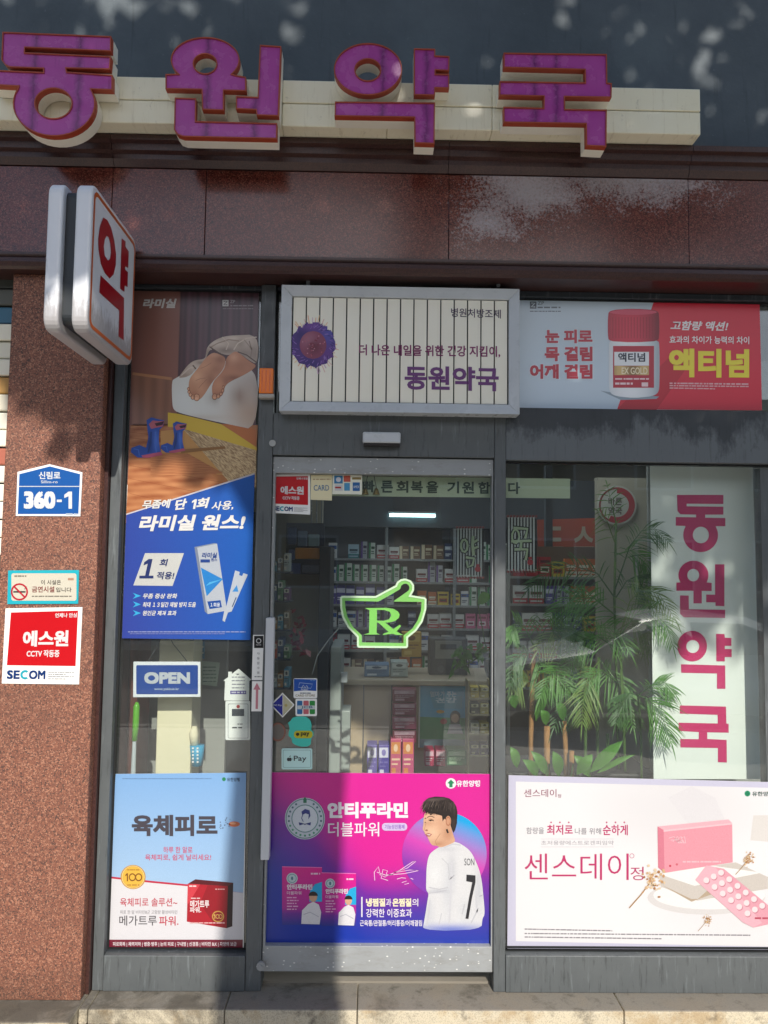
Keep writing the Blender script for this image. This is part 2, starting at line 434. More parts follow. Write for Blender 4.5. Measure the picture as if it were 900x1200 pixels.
class Art:
    """flat printed shapes, laid down in thin layers of ink on a real plane"""
    STEP = .00035
    def __init__(s, Y, org=(0, 0), sc=1.0, fn=None, slope=0.0):
        s.Y = Y; s.org = org; s.sc = sc; s.sec = {}; s.cur = 'picture'; s.slope = slope
        s.fn = fn or (lambda px, py, off: U(px, py, s.Y-off))
    def at(s, org, sc): s.org = org; s.sc = sc; return s
    def part(s, n): s.cur = n; return s
    def _mb(s): return s.sec.setdefault(s.cur, MB())
    def _p(s, x, y, L): return s.fn(s.org[0]+x/s.sc, s.org[1]+y/s.sc, L*s.STEP)
    def poly(s, pts, col, L=2, holes=()):
        c = lin(col)
        loops = [list(pts)]+[list(h) for h in holes]
        flat = [p for l in loops for p in l]
        tri = tessellate_polygon([[Vector((x, y, 0)) for x, y in l] for l in loops])
        s._mb().add([s._p(x, y, L) for x, y in flat], tri, c); return s
    def rect(s, x0, y0, x1, y1, col, L=2): return s.poly([(x0, y0), (x1, y0), (x1, y1), (x0, y1)], col, L)
    def ell(s, cx, cy, rx, ry, col, L=2, n=32): return s.poly(ellpts(cx, cy, rx, ry, n), col, L)
    def ring(s, cx, cy, r, w, col, L=2, ry=None):
        k = (ry or r)/r
        return s.poly(ellpts(cx, cy, r, r*k), col, L, [ellpts(cx, cy, r-w, (r-w)*k)])
    def line(s, pts, w, col, L=3):
        c = lin(col); n = len(pts); vs = []
        for i, (x, y) in enumerate(pts):
            ax, ay = pts[max(i-1, 0)]; bx, by = pts[min(i+1, n-1)]
            d = math.hypot(bx-ax, by-ay) or 1; nx, ny = -(by-ay)/d*w/2, (bx-ax)/d*w/2
            vs += [s._p(x+nx, y+ny, L), s._p(x-nx, y-ny, L)]
        s._mb().add(vs, [(2*i, 2*i+1, 2*i+3, 2*i+2) for i in range(n-1)], c); return s
    def grid(s, q, nx, ny, fc, L=1):
        """quad (tl,tr,br,bl) filled by colour function fc(u,v)"""
        vs = []; cs = []
        for j in range(ny+1):
            for i in range(nx+1):
                u, v = i/nx, j/ny
                x = (q[0][0]*(1-u)+q[1][0]*u)*(1-v)+(q[3][0]*(1-u)+q[2][0]*u)*v
                y = (q[0][1]*(1-u)+q[1][1]*u)*(1-v)+(q[3][1]*(1-u)+q[2][1]*u)*v
                vs.append(s._p(x, y, L)); cs.append(tuple(fc(u, v)))
        mb = s._mb(); o = len(mb.v); mb.v += [tuple(x) for x in vs]
        for j in range(ny):
            for i in range(nx):
                f = [j*(nx+1)+i, j*(nx+1)+i+1, (j+1)*(nx+1)+i+1, (j+1)*(nx+1)+i]
                mb.f.append([k+o for k in f]); mb.c.append([cs[k] for k in f])
        return s
    def text(s, t, x0, y0, x1, y1, col, L=4, w=0.0, sh=0.0, sp=1.0):
        asc = any(ch.isascii() and ch.isalnum() for ch in t)
        w0 = 0.0 if asc else min(w, .026)
        vs, fs, a, b, c, d = glyphs(t, w0, sh, sp); cc = lin(col)
        e = (w-w0)*min((y1-y0)/(d-c), (x1-x0)/(b-a)); offs = [(0, 0)]
        if e > .05: offs = [(0, 0), (-e, -e), (e, e), (-e, e), (e, -e)]
        for k, (ox, oy) in enumerate(offs):
            s._mb().add([s._p(ox+x0+e+(x-a)/(b-a)*(x1-x0-2*e), oy+y1-e-(y-c)/(d-c)*(y1-y0-2*e)+s.slope*(x-a)/(b-a), L+k*.15) for x, y in vs], fs, cc)
        return s
    def one(s, x0, y0, x1, y1, col, L=4, sl=0.0, k=.42):
        w = x1-x0; h = y1-y0; f = lambda u, v: (x0+w*u+sl*h*(1-v), y0+h*v)
        return s.poly([f(1-k, 0), f(1, 0), f(1, 1), f(1-k, 1), f(1-k, .27), f(0, .38), f(0, .19)], col, L)
    def shade(s, pts, fc, rows=40, L=2, nx=6, sm=0):
        """polygon printed with a smooth colour function fc(x,y), laid in fine rows"""
        for _ in range(sm): pts = [q for i in range(len(pts)) for q in ((pts[i-1][0]*.25+pts[i][0]*.75, pts[i-1][1]*.25+pts[i][1]*.75), (pts[i][0]*.75+pts[(i+1) % len(pts)][0]*.25, pts[i][1]*.75+pts[(i+1) % len(pts)][1]*.25))]
        ys = [q[1] for q in pts]; y0, y1 = min(ys), max(ys); n = len(pts); mb = s._mb()
        def xs(y):
            r = []
            for i in range(n):
                (ax, ay), (bx, by) = pts[i], pts[(i+1) % n]
                if (ay <= y < by) or (by <= y < ay): r.append(ax+(bx-ax)*(y-ay)/(by-ay))
            return sorted(r)
        lv = [y0+1e-3+(y1-y0-2e-3)*k/rows for k in range(rows+1)]
        X = [xs(y) for y in lv]
        for k in range(rows):
            A, B = X[k], X[k+1]
            if len(A) != len(B):
                M_ = xs((lv[k]+lv[k+1])/2); A = B = M_
            for q in range(0, len(A)-1, 2):
                for i in range(nx):
                    u0, u1 = i/nx, (i+1)/nx
                    P = [(A[q]+(A[q+1]-A[q])*u0, lv[k]), (A[q]+(A[q+1]-A[q])*u1, lv[k]), (B[q]+(B[q+1]-B[q])*u1, lv[k+1]), (B[q]+(B[q+1]-B[q])*u0, lv[k+1])]
                    o = len(mb.v); mb.v += [tuple(s._p(x, y, L)) for x, y in P]; mb.f.append([o, o+1, o+2, o+3]); mb.c.append([tuple(fc(x, y)) for x, y in P])
        return s
    def dashes(s, x0, x1, y, h, col, L=4, seed=1, fill=.78):
        rn = random.Random(seed); x = x0; g = s.slope/max(1, x1-x0)
        while x < x1:
            k = rn.uniform(1.2, 5)*h; e = min(x+k, x1); s.rect(x, y-h/2+g*(x-x0), e, y+h/2+g*(x-x0), col, L); x = e+h*rn.uniform(.3, .9)
        return s
    def emit(s, root, mt=None):
        for n, mb in s.sec.items(): mb.build(n.split('#')[0], (mt.get(n, M_PRINT) if isinstance(mt, dict) else mt) or M_PRINT, root)
def mixc(a, b, t):
    a, b = lin(a), lin(b); t = max(0, min(1, t)); return tuple(x*(1-t)+y*t for x, y in zip(a, b))
SETTLE = []
def blobs(base, bl):
    """colour function: base colour with soft spots (x, y, rx, ry, colour, amount)"""
    b0 = lin(base); B = [(x, y, rx, ry, lin(c), k) for x, y, rx, ry, c, k in bl]
    def f(x, y):
        c = b0
        for cx, cy, rx, ry, cc, k in B:
            g = k*math.exp(-(((x-cx)/rx)**2+((y-cy)/ry)**2)); c = tuple(p*(1-g)+q*g for p, q in zip(c, cc))
        return c
    return f
def sheet(name, label, cat, q, Y, th=.002, mt=None, group=None):
    o = MB().quadslab(q, Y, th).build(name, mt or M_PAPER); tag(o, label, cat, group); SETTLE.append(o); return o
# ================================================================== setting
def struct(name, mb, mt, label=None):
    o = mb.build(name, mt); o['kind'] = 'structure'; return o
ZS = -0.06
GZ = -0.21
pave = MB(); pave.box(-60, 60, -5.9, 6, GZ-.3, GZ)
struct('pavement', pave, M_PAVE)
struct('road', MB().box(-60, 60, -15, -6.05, GZ-.5, GZ-.13), asphalt())
struct('kerb', MB().box(-60, 60, -6.05, -5.9, GZ-.5, GZ+.01), stone('kerb_stone', '#8f8b84', '#a29d95', '#5a564e'))
struct('far_pavement', MB().box(-60, 60, -30, -15, GZ-.5, GZ), M_PAVE)
struct('shop_floor', MB().box(-2.2, 3.2, 0.02, 4.6, ZS, .006), M_FLOOR)

# ---- stone step in slabs
step = empty('stone_step', 'worn grey granite doorstep with yellowish stained edge along the shopfront', 'step')
jx = [-4.0, ux(97, 1160, -.13), ux(108, 1160, -.13), ux(266, 1160, -.13), ux(419, 1160, -.13), ux(727, 1160, -.13), 2.3, 3.4]
for i in range(7):
    yf = -.262 if i == 0 else -.175
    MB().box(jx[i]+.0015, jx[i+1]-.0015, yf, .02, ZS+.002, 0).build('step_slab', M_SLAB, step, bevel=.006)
MB().box(-4, 3.4, -.15, .02, ZS-.004, ZS).build('mortar_bed', M_BLACK, step)
rx = [-4, ux(85, 1190, -.15), ux(205, 1190, -.15), ux(427, 1190, -.15), ux(612, 1190, -.15), ux(641, 1190, -.15), 1.75, 2.6, 3.4]
for i in range(8):
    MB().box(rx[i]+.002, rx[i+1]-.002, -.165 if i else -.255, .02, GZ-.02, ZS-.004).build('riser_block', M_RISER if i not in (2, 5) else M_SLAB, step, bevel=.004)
SETTLE.append(step)

# ---- the building
bld = empty('shop_building', 'charcoal painted shop building with polished red granite band over the pharmacy front', 'building')
SETTLE.append(bld)
def bpart(name, mb, mt, bevel=0, parent=bld, **k): return mb.build(name, mt, parent, bevel, **k)
bx0, bx1 = -4.0, 3.4
z_wall0 = uz(450, 172, -.1)
wl = MB().box(bx0, bx1, -.08, .25, z_wall0-.06, 7.5)
bpart('painted_wall', wl, M_WALL)
for z in (3.98+.02, 4.75): pass
# cornice ledge above the granite band
z0, z1 = uz(450, 201, -.17), uz(450, 170, -.17)
dz = z1-z0
prof = [(-.06, z0), (-.165, z0), (-.185, z0+.22*dz), (-.185, z0+.40*dz), (-.205, z0+.46*dz), (-.205, z0+.70*dz), (-.225, z0+.75*dz), (-.225, z0+.95*dz), (-.20, z1), (-.06, z1+.02)]
xs = [bx0, ux(131, 180, -.2), ux(526, 190, -.2), ux(810, 195, -.2), bx1]
for a, b in zip(xs, xs[1:]): bpart('cornice_stone', MB().prism_x(prof, a+.001, b-.001), M_MOULD)
# granite band
pz0, pz1 = uz(450, 304, -.16), z0-.003
xs = [bx0, -2.1, ux(131, 240, -.16), ux(241, 240, -.16), ux(526, 250, -.16), ux(807, 255, -.16), 2.35, bx1]
for a, b in zip(xs, xs[1:]): bpart('granite_panel', MB().box(a+.0012, b-.0012, -.16, .1, pz0, pz1), M_PANEL, bevel=.0015)
# lower moulding and soffit
mz0, mz1 = uz(450, 321, -.19), pz0-.002
dz = mz1-mz0
prof = [(0.0, mz0), (-.17, mz0), (-.185, mz0+.12*dz), (-.192, mz0+.35*dz), (-.188, mz0+.6*dz), (-.172, mz0+.72*dz), (-.178, mz0+.85*dz), (-.178, mz1), (0, mz1)]
bpart('lower_moulding', MB().prism_x(prof, bx0, bx1), M_MOULD)
# granite pillar with reveal
xp1 = (ux(122, 440, -.12)+ux(95, 1152, -.12))/2
xp0 = (ux(18, 320, -.12)+ux(3, 540, -.12))/2
bpart('granite_pillar', MB().box(xp0, xp1, -.12, .3, .001, mz0), M_PILLAR, bevel=.004)
bpart('pillar_reveal', MB().box(xp1+.001, xp1+.016, -.075, .3, .001, mz0-.001), M_MOULD)
bpart('left_wall', MB().box(bx0, xp0-.7, -.10, .3, .001, mz0), M_PILLAR)
# party walls, roof of the shop
bpart('side_wall', MB().box(-2.25, -2.15, .3, 4.7, -.05, 3.2), M_INWALL)
bpart('side_wall', MB().box(3.2, 3.3, .02, 4.7, -.05, 3.2), M_INWALL)
bpart('rear_wall', MB().box(-2.15, 3.2, 4.6, 4.7, -.05, 3.2), M_INWALL)
bpart('ceiling', MB().box(-2.15, 3.2, .10, 4.6, 2.86, 2.92), M_CEIL)
bpart('upper_floor', MB().box(bx0, bx1, .3, 5, 3.2, 3.35), M_CEIL)
bpart('end_wall', MB().box(2.6, 3.4, -.10, .3, .001, mz0), M_PILLAR)

# ---- window and door frames
YF = -.05
Ztop = mz0-.001
Xf0, Xf1 = xp1+.018, (ux(146, 440, YF)+ux(122, 1110, YF))/2
Xp0, Xp1 = (ux(302, 540, YF)+ux(288, 1100, YF))/2, (ux(317, 540, YF)+ux(311, 1000, YF))/2
Xq0, Xq1 = ux(579, 800, YF), ux(592.5, 800, YF)
XR = 2.6
zh0, zh1 = uz(450, 535, YF), uz(450, 486, YF)
zt = uz(450, 343, -.02)
zb = uz(450, 1114, YF)
fr = MB()
fr.box(Xf0, Xf1, YF, .05, .001, Ztop)
bpart('left_jamb', fr, M_FRAME, .003)
bpart('door_post', MB().box(Xp0, Xp1, YF, .05, .001, Ztop), M_FRAME, .003)
bpart('window_post', MB().box(Xq0, Xq1, YF, .05, .001, Ztop), M_FRAME, .003)
bpart('mullion', MB().box(ux(894, 700, -.003), ux(915, 700, -.003), -.003, .05, zb+.001, zh0-.02), M_FRAME)
bpart('head_rail', MB().box(Xf1+.001, Xp0-.001, -.03, .05, zt, Ztop), M_HEAD, .002)
bpart('head_rail', MB().box(Xp1+.001, Xq0-.001, -.03, .05, zt, Ztop), M_HEAD, .002)
bpart('head_rail', MB().box(Xq1+.001, XR, -.03, .05, zt-.01, Ztop), M_HEAD, .002)
bpart('door_header', MB().box(Xp1+.001, Xq0-.001, YF-.003, .05, zh0, zh1), M_FRAME, .003)
bpart('transom_rail', MB().box(Xq1+.001, XR, YF+.004, .05, uz(745, 541, YF), uz(745, 479.5, YF)), M_STAINED, .002)
bpart('bottom_rail', MB().box(Xf1+.001, Xp0-.001, YF-.004, .05, .001, uz(200, 1119.5, YF)), M_FRAME, .003)
bpart('bottom_bead', MB().box(Xf1+.001, Xp0-.001, -.028, .05, uz(200, 1119, YF), uz(200, 1114, -.02)), M_HEAD, .002)
bpart('bottom_rail', MB().box(Xq1+.001, XR, YF-.004, .05, .001, uz(745, 1120, YF)), M_FRAME, .003)
bpart('bottom_bead', MB().box(Xq1+.001, XR, -.02, .05, uz(745, 1119.5, YF), uz(745, 1114, -.02)), M_BLACK)
def ringframe(x0, x1, z0, z1, a0, a1, c0, c1, y0, y1):
    O = [(x0, z0), (x1, z0), (x1, z1), (x0, z1)]; I = [(a0, c0), (a1, c0), (a1, c1), (a0, c1)]; mb = MB()
    mb.add([(x, y0, z) for x, z in O+I]+[(x, y1, z) for x, z in O+I],
        [f for i in range(4) for f in ((i, (i+1) % 4, 4+(i+1) % 4, 4+i), (8+i, 12+i, 12+(i+1) % 4, 8+(i+1) % 4), (i, 8+i, 8+(i+1) % 4, (i+1) % 4), (4+i, 4+(i+1) % 4, 12+(i+1) % 4, 12+i))])
    return mb
def window(x0, x1, za, zb_, gasket=.006):
    f = ringframe(x0, x1, za, zb_, x0+gasket, x1-gasket, za+gasket, zb_-gasket, -.012, .03).build('window', M_BLACK, bld)
    MB().box(x0+gasket+.0005, x1-gasket-.0005, 0, .008, za+gasket+.0005, zb_-gasket-.0005).build('pane', M_GLASS, f)
window(Xf1+.001, Xp0-.001, uz(200, 1114, -.02)+.001, zt-.001)
window(Xp1+.001, Xq0-.001, zh1+.001, zt-.001)
window(Xq1+.001, XR-.001, uz(745, 479.5, YF)+.001, zt-.012)
window(Xq1+.001, XR-.001, uz(745, 1113, -.02)+.001, uz(745, 541, YF)-.001)
# sliding door leaf
dx0, dx1 = Xp1+.002, Xq0-.002
dzt = zh0-.004
dzr = uz(447, 556, -.03)
dzb0, dzb1 = uz(447, 1139, -.035), uz(447, 1109, -.035)
door = bpart('sliding_door', ringframe(dx0, dx1, dzb0, dzt, dx0+.010, dx1-.006, dzb1, dzr, -.035, .02), M_ALU, .002)
MB().box(dx0+.011, dx1-.007, 0, .008, dzb1+.0005, dzr-.0005).build('pane', M_GLASS, door)
hx0, hx1 = ux(308.5, 860, -.075), ux(318.5, 860, -.075)
MB().box(hx0, hx1, -.078, -.036, uz(313, 1008, -.075), uz(313, 724, -.075)).build('pull_handle', M_PULL, door, .004)
lk = MB(); lx, lz = ux(306, 1131, -.05), uz(306, 1131, -.05)
lk.tube([(lx, -.05, lz), (lx, -.062, lz)], .017, 16); lk.tube([(lx, -.062, lz), (lx, -.066, lz)], .007, 10)
lk.build('floor_lock', M_ALU, door)

# neighbour's slatted shutter left of the pillar
sh = empty('roller_shutter', 'slatted shutter in white, blue, ochre and red stripes at the left edge beside the pillar', 'shutter')
cols = ['#4a4e48', '#55564f', '#3c6a84', '#e8e4d2', '#dcd8c6', '#e4e0cf', '#a88044', '#c8c2b0', '#d8d4c6', '#e0dccb', '#a8604c', '#dcd8cc', '#e7e4d6', '#e9e7dd', '#e6e2d5', '#dfdccf']
zt0 = uz(8, 318, -.06)
for i in range(40):
    zz = zt0-i*.075
    if zz < .08: break
    MB().box(xp0-.7, xp0-.002, -.05-.01*(i % 2), -.02, zz-.070, zz).build('slat', mat('slat_paint_%d' % (i % 16), cols[i % 16], .5), sh, .006)
MB().box(xp0-.7, xp0-.002, -.019, .02, .001, zt0).build('shutter_backing', M_BLACK, sh)
SETTLE.append(sh)

# ================================================================== the big shop sign
sg = empty('shop_sign', 'big purple raised Hangul letters on a cream sign beam over the pharmacy', 'sign')
SETTLE.append(sg)
YB0, YB1 = -.30, -.10
bz0, bz1 = (uz(820, 157, YB0)+uz(340, 148, YB0))/2, (uz(820, 104, YB0)+uz(340, 94, YB0))/2
bxr = ux(821, 130, YB0)
be = MB(); bw = .42
zm = (bz0+bz1)/2
x = bxr; nb = 0
while x > -2.2:
    be.box(x-bw+.001, x, YB0, YB1, zm+.0015, bz1); be.box(x-bw+.001, x, YB0+.002, YB1, bz0, zm-.0015); x -= bw
be.build('sign_beam', M_CREAM, sg, .004)
def letter(org, sc, shapes, Yf=-.378, depth=.077, flat=None):
    """a raised channel letter: cream sides, orange-red trim, purple acrylic face"""
    ret = MB(); face = MB(); trim = MB()
    for loops in shapes:
        L = [[(org[0]+x/sc, org[1]+y/sc) for x, y in l] for l in loops]
        flatp = [p for l in L for p in l]
        tri = tessellate_polygon([[Vector((x, y, 0)) for x, y in l] for l in L])
        face.add([U(x, y, Yf) for x, y in flatp], tri)
        for l in L:
            P = [U(x, y, Yf) for x, y in l]; n = len(P)
            def strip(mb, ya, yb, inset=0):
                vs = [Vector((p.x, ya, p.z)) for p in P]+[Vector((p.x, yb, p.z)) for p in P]
                mb.add(vs, [(i, (i+1) % n, n+(i+1) % n, n+i) for i in range(n)])
            strip(ret, Yf+.024, Yf+depth)
            strip(trim, Yf-.005, Yf+.024)
            # lip of the trim round the face
            area = sum(P[i].x*P[(i+1) % n].z-P[(i+1) % n].x*P[i].z for i in range(n))
            inn = []
            for i in range(n):
                a, b, c = P[i-1], P[i], P[(i+1) % n]
                d1 = Vector((b.x-a.x, b.z-a.z)); d2 = Vector((c.x-b.x, c.z-b.z))
                if d1.length < 1e-6: d1 = d2
                if d2.length < 1e-6: d2 = d1
                d1.normalize(); d2.normalize()
                nn = Vector((-(d1.y+d2.y), d1.x+d2.x))
                if nn.length < .1: nn = Vector((-d1.y, d1.x))
                nn.normalize(); k = .0042/max(.5, nn.dot(Vector((-d1.y, d1.x))))
                if l is not L[0]: k = k
                sgn = (1 if area > 0 else -1)*(1 if l is L[0] else -1)
                inn.append(Vector((b.x+nn.x*k*sgn, Yf-.005, b.z+nn.y*k*sgn)))
            vs = [Vector((p.x, Yf-.005, p.z)) for p in P]+inn
            trim.add(vs, [(i, (i+1) % n, n+(i+1) % n, n+i) for i in range(n)])
            trim.add(inn+[Vector((p.x, Yf, p.z)) for p in inn], [(i, (i+1) % n, n+(i+1) % n, n+i) for i in range(n)])
    r = ret.build('letter', M_RETURN, sg)
    face.build('letter_face', M_PURPLE, r); trim.build('letter_trim', M_TRIM, r)
E_ = ellpts
dong = [[[(22,52),(840,85),(838,198),(192,170),(190,207),(838,236),(830,335),(502,326),(506,352),(850,376),(850,490),(690,485)]+E_(410,592,310,245,26,-20,208)+[(140,462),(-60,452),(-60,338),(328,355),(328,328),(75,318),(40,300),(14,265)], E_(405,590,137,112,30)]]
won = [[E_(304,245,242,160,30,142,398)+[(520,352),(590,365),(592,465),(435,460),(435,600),(283,595),(278,455),(25,450),(25,345)], E_(303,272,80,68,24)],
       [[(688,140),(838,150),(820,640),(665,635),(660,597),(520,590),(520,500),(672,505)]],
       [[(90,510),(240,515),(238,675),(810,690),(808,800),(150,785),(110,770),(85,735)]]]
yak = [[E_(278,250,240,183,40), E_(276,255,88,75,26)],
       [[(600,105),(750,108),(750,155),(850,160),(848,262),(752,258),(752,283),(848,285),(848,385),(750,383),(748,435),(600,432)]],
       [[(45,478),(748,485),(745,775),(605,770),(603,590),(42,580)]]]
guk = [[[(90,75),(815,85),(818,285),(850,290),(848,390),(520,385),(522,470),(815,475),(812,735),(670,728),(668,575),(90,565),(88,455),(370,462),(372,382),(60,375),(62,275),(662,283),(660,195),(90,180)]]]
letter((0, 30), 6.43, dong); letter((190, 30), 6, won); letter((385, 40), 6, yak); letter((575, 50), 6, guk)

# ================================================================== projecting box sign
pj = empty('projecting_sign', 'white double-faced box sign with a red Hangul letter and orange border jutting from the wall', 'sign')
SETTLE.append(pj)
XS = ux(155, 400, -.20)
pA = [UX(45+x/5.455, 210+y/5.455, XS) for x, y in ((350, 60), (600, 360), (595, 1150), (350, 1010))]
ys0, ys1 = (pA[0].y+pA[3].y)/2-.035, max(-.19, -.19)
zs1, zs0 = (pA[0].z+pA[1].z)/2+.012, (pA[2].z+pA[3].z)/2-.012
def rbox_x(xa, xb, y0, y1, za, zb_, r):
    P = rrect(y0, za, y1, zb_, r); mb = MB(); n = len(P)
    mb.add([(xa, y, z) for y, z in P]+[(xb, y, z) for y, z in P], [list(range(n)), list(range(2*n-1, n-1, -1))]+[(i, i+n, (i+1) % n+n, (i+1) % n) for i in range(n)])
    return mb
sp = rbox_x(XS-.055, XS, ys0, ys1, zs0, zs1, .045).build('face_shell', M_WHITEP, pj, .010, seg=3)
rbox_x(XS-.098, XS-.056, ys0+.03, ys1, zs0+.03, zs1-.018, .03).build('core_band', M_DARKP, pj)
rbox_x(XS-.150, XS-.099, ys0, ys1, zs0, zs1, .045).build('face_shell', M_WHITEP, pj, .010, seg=3)
for zq_ in (zs0+.15, zs1-.2): MB().box(XS-.09, XS-.065, ys1+.001, -.121, zq_, zq_+.05).build('bracket', M_DARKP, pj)
a = Art(0, (45, 210), 5.455, fn=lambda px, py, off: UX(px, py, XS+off))
a.part('red_letter')
a.poly([(415,245),(395,300),(383,380),(385,450),(400,540),(425,600),(455,635),(480,610),(495,550),(497,480),(485,390),(465,310),(440,260)], '#c01a2a', 4, [[(437,362),(425,385),(418,430),(425,490),(445,520),(458,510),(465,470),(460,410),(448,370)]])
a.poly([(533,378),(558,398),(556,430),(578,462),(574,568),(556,556),(555,578),(573,595),(570,690),(552,680),(550,720),(523,700)], '#c01a2a', 4)
a.poly([(398,615),(548,760),(545,1030),(513,1005),(518,840),(390,725)], '#c01a2a', 4)
a.emit(pj)
bo = MB(); O = rrect(ys0+.018, zs0+.018, ys1-.012, zs1-.018, .035); I = rrect(ys0+.032, zs0+.032, ys1-.026, zs1-.032, .025)
n = len(O); bo.add([(XS+.0007, y, z) for y, z in O+I], [(i, (i+1) % n, n+(i+1) % n, n+i) for i in range(n)], lin('#e8702a'))
bo.build('orange_border', M_PRINT, pj)

# ================================================================== tri-vision sign over the door
lb = empty('framed_sign', 'aluminium framed cream slatted sign with purple flower hanging over the door', 'sign')
SETTLE.append(lb)
YL = -.13
lx0, lx1 = (ux(330, 333, YL)+ux(327, 480, YL))/2, (ux(610, 339, YL)+ux(608, 487, YL))/2
lz0, lz1 = (uz(327, 480, YL)+uz(608, 487, YL))/2, (uz(330, 333, YL)+uz(610, 339, YL))/2
w = .043
def framebars(x0, x1, z0, z1, w, y0, y1):
    f = MB()
    def bar(p):   # mitred bars with a stepped front
        pass
    for q in ([(x0, z0), (x1, z0), (x1-w, z0+w), (x0+w, z0+w)], [(x1, z0), (x1, z1), (x1-w, z1-w), (x1-w, z0+w)],
              [(x1, z1), (x0, z1), (x0+w, z1-w), (x1-w, z1-w)], [(x0, z1), (x0, z0), (x0+w, z0+w), (x0+w, z1-w)]):
        ya = [y0, y0, y0+.012, y0+.012]
        f.add([(q[i][0], ya[i], q[i][1]) for i in range(4)]+[(q[i][0], y1, q[i][1]) for i in range(4)],
              [(0, 1, 2, 3), (7, 6, 5, 4), (0, 4, 5, 1), (1, 5, 6, 2), (2, 6, 7, 3), (3, 7, 4, 0)])
    return f
framebars(lx0, lx1, lz0, lz1, w, YL, -.055).build('sign_frame', M_SILVER, lb, .002)
MB().box(lx0+w, lx1-w, YL+.03, -.056, lz0+w, lz1-w).build('sign_backing', M_BLACK, lb)
ns = 16; ix0, ix1 = lx0+w+.003, lx1-w-.003; pw = (ix1-ix0)/ns
sl_ = MB()
for i in range(ns): sl_.box(ix0+i*pw+.0028, ix0+(i+1)*pw-.0028, YL+.020, YL+.032, lz0+w+.003, lz1-w-.003)
sl_.build('slat_panel', streaky('cream_slat', '#e6e0cc', '#ece7d8', .4), lb)
a = Art(YL+.020, (300, 310), 2.8125, slope=6)
a.part('flower_picture')
for k in range(46):
    t = R(k*360/54+random.uniform(-3, 3)); r0, r1 = 60, random.uniform(76, 100)
    if 188+r1*math.cos(t) < 120: continue
    a.line([(188+r0*math.cos(t), 265+r0*math.sin(t)), (188+r1*math.cos(t), 265+r1*math.sin(t))], random.uniform(2, 4.5), random.choice(['#e4b494', '#dcb8ac', '#cbaac0', '#e6c8a0']), 1)
fl_c = blobs('#5a3c82', [(150, 230, 30, 60, '#2c2860', .8), (190, 325, 60, 22, '#342a68', .7), (240, 230, 25, 40, '#4c5cb0', .6), (230, 300, 25, 30, '#6c3c86', .7), (180, 200, 40, 20, '#7a4c9a', .6)])
rr_ = [73+4*math.sin(k*1.9)+3*math.sin(k*3.7) for k in range(48)]
a.shade([(max(118, 188+rr_[k]*math.cos(R(k*7.5))), 265+rr_[k]*math.sin(R(k*7.5))) for k in range(48)], fl_c, 36, 3, 8)
for k in range(60):
    t = random.uniform(0, 6.28); r = random.uniform(50, 68); a.line([(188+r*math.cos(t), 265+r*math.sin(t)), (188+(r+9)*math.cos(t+.1), 265+(r+9)*math.sin(t+.1))], 2.5, random.choice(['#7a5aa0', '#3a2c70', '#8a6ab0']), 4+(k % 5)*.2)
a.shade(ellpts(188, 265, 44, 46, 36), blobs('#84445c', [(175, 250, 26, 26, '#b0788c', .6), (192, 272, 22, 22, '#5c2430', .8)]), 30, 6, 8)
for k in range(40):
    t = random.uniform(0, 6.28); r = random.uniform(0, 40); a.ell(188+r*math.cos(t), 265+r*math.sin(t), 2.5, 2.5, random.choice(['#a85a6a', '#7a2a40', '#b87a8a']), 9, 6)
a.part('lettering')
a.text('병원처방조제', 643, 143, 807, 172, '#4a3a52', 3, .01)
a.text('더 나은 내일을 위한 건강 지킴이,', 340, 263, 805, 301, '#7e2a5c', 3, .022)
a.text('동원약국', 490, 333, 800, 412, '#6a3a72', 3, .03)
a.emit(lb, M_VINYL)
for px in (361, 584): MB().pbox(px-2, 324, px+2, 336, YL+.03, YL+.045).pbox(px-5, 322, px+5, 324, YL+.025, YL+.05).build('hanger', M_ALU, lb)

# orange flasher on the post
of = empty('alarm_lamp', 'small orange alarm lamp on the post beside the door sign', 'lamp'); SETTLE.append(of)
MB().pbox(303.5, 431, 320, 461, YF-.04, YF-.002).build('lens', mat('orange_lens', '#f07808', .25), of, .005)
MB().pbox(303, 461.3, 320.5, 466, YF-.042, YF-.002).build('lamp_base', mat('grey_base', '#a8a29a', .5), of, .002)
for px in (307, 311.5, 316): MB().pbox(px-.5, 433, px+.5, 459, YF-.042, YF-.0405).build('lens_rib', mat('orange_rib', '#d86404', .3), of)

# door sensor
ds = empty('door_sensor', 'silver motion sensor bar on the header above the door', 'sensor'); SETTLE.append(ds)
MB().pbox(425, 506, 469.5, 519, YF-.045, YF-.004).build('sensor_body', M_SILVER, ds, .008, seg=3)
MB().pbox(426, 519.3, 468.5, 522.5, YF-.04, YF-.004).build('sensor_window', mat('dark_sensor_window', '#2a2522', .2), ds)
b_ = MB(); p = U(319.5, 519.5, YF-.004); b_.tube([p, p-Vector((0, .006, 0))], .014, 16)
tag(b_.build('blanking_plug', mat('grey_plug', '#9a9c9a', .5)), 'small round grey plug on the header left of the door sensor', 'plug')
SETTLE.append(bpy.data.objects['blanking_plug'])
# ================================================================== posters and stickers on the glass
YP = -.0065
def bright_print():  # same print without the dimming, colour lifted for posters hanging in shade
    k = NB('shade_lifted_print'); a_ = k.n('ShaderNodeVertexColor'); a_.layer_name = 'Col'
    return k.done(k.mix(1.0, a_.outputs[0], (1.0, 1.0, 1.0), 'MULTIPLY'), .28)
M_BRIGHT = bright_print()
def lerpq(q, u, v):
    x = (q[0][0]*(1-u)+q[1][0]*u)*(1-v)+(q[3][0]*(1-u)+q[2][0]*u)*v
    y = (q[0][1]*(1-u)+q[1][1]*u)*(1-v)+(q[3][1]*(1-u)+q[2][1]*u)*v
    return x, y

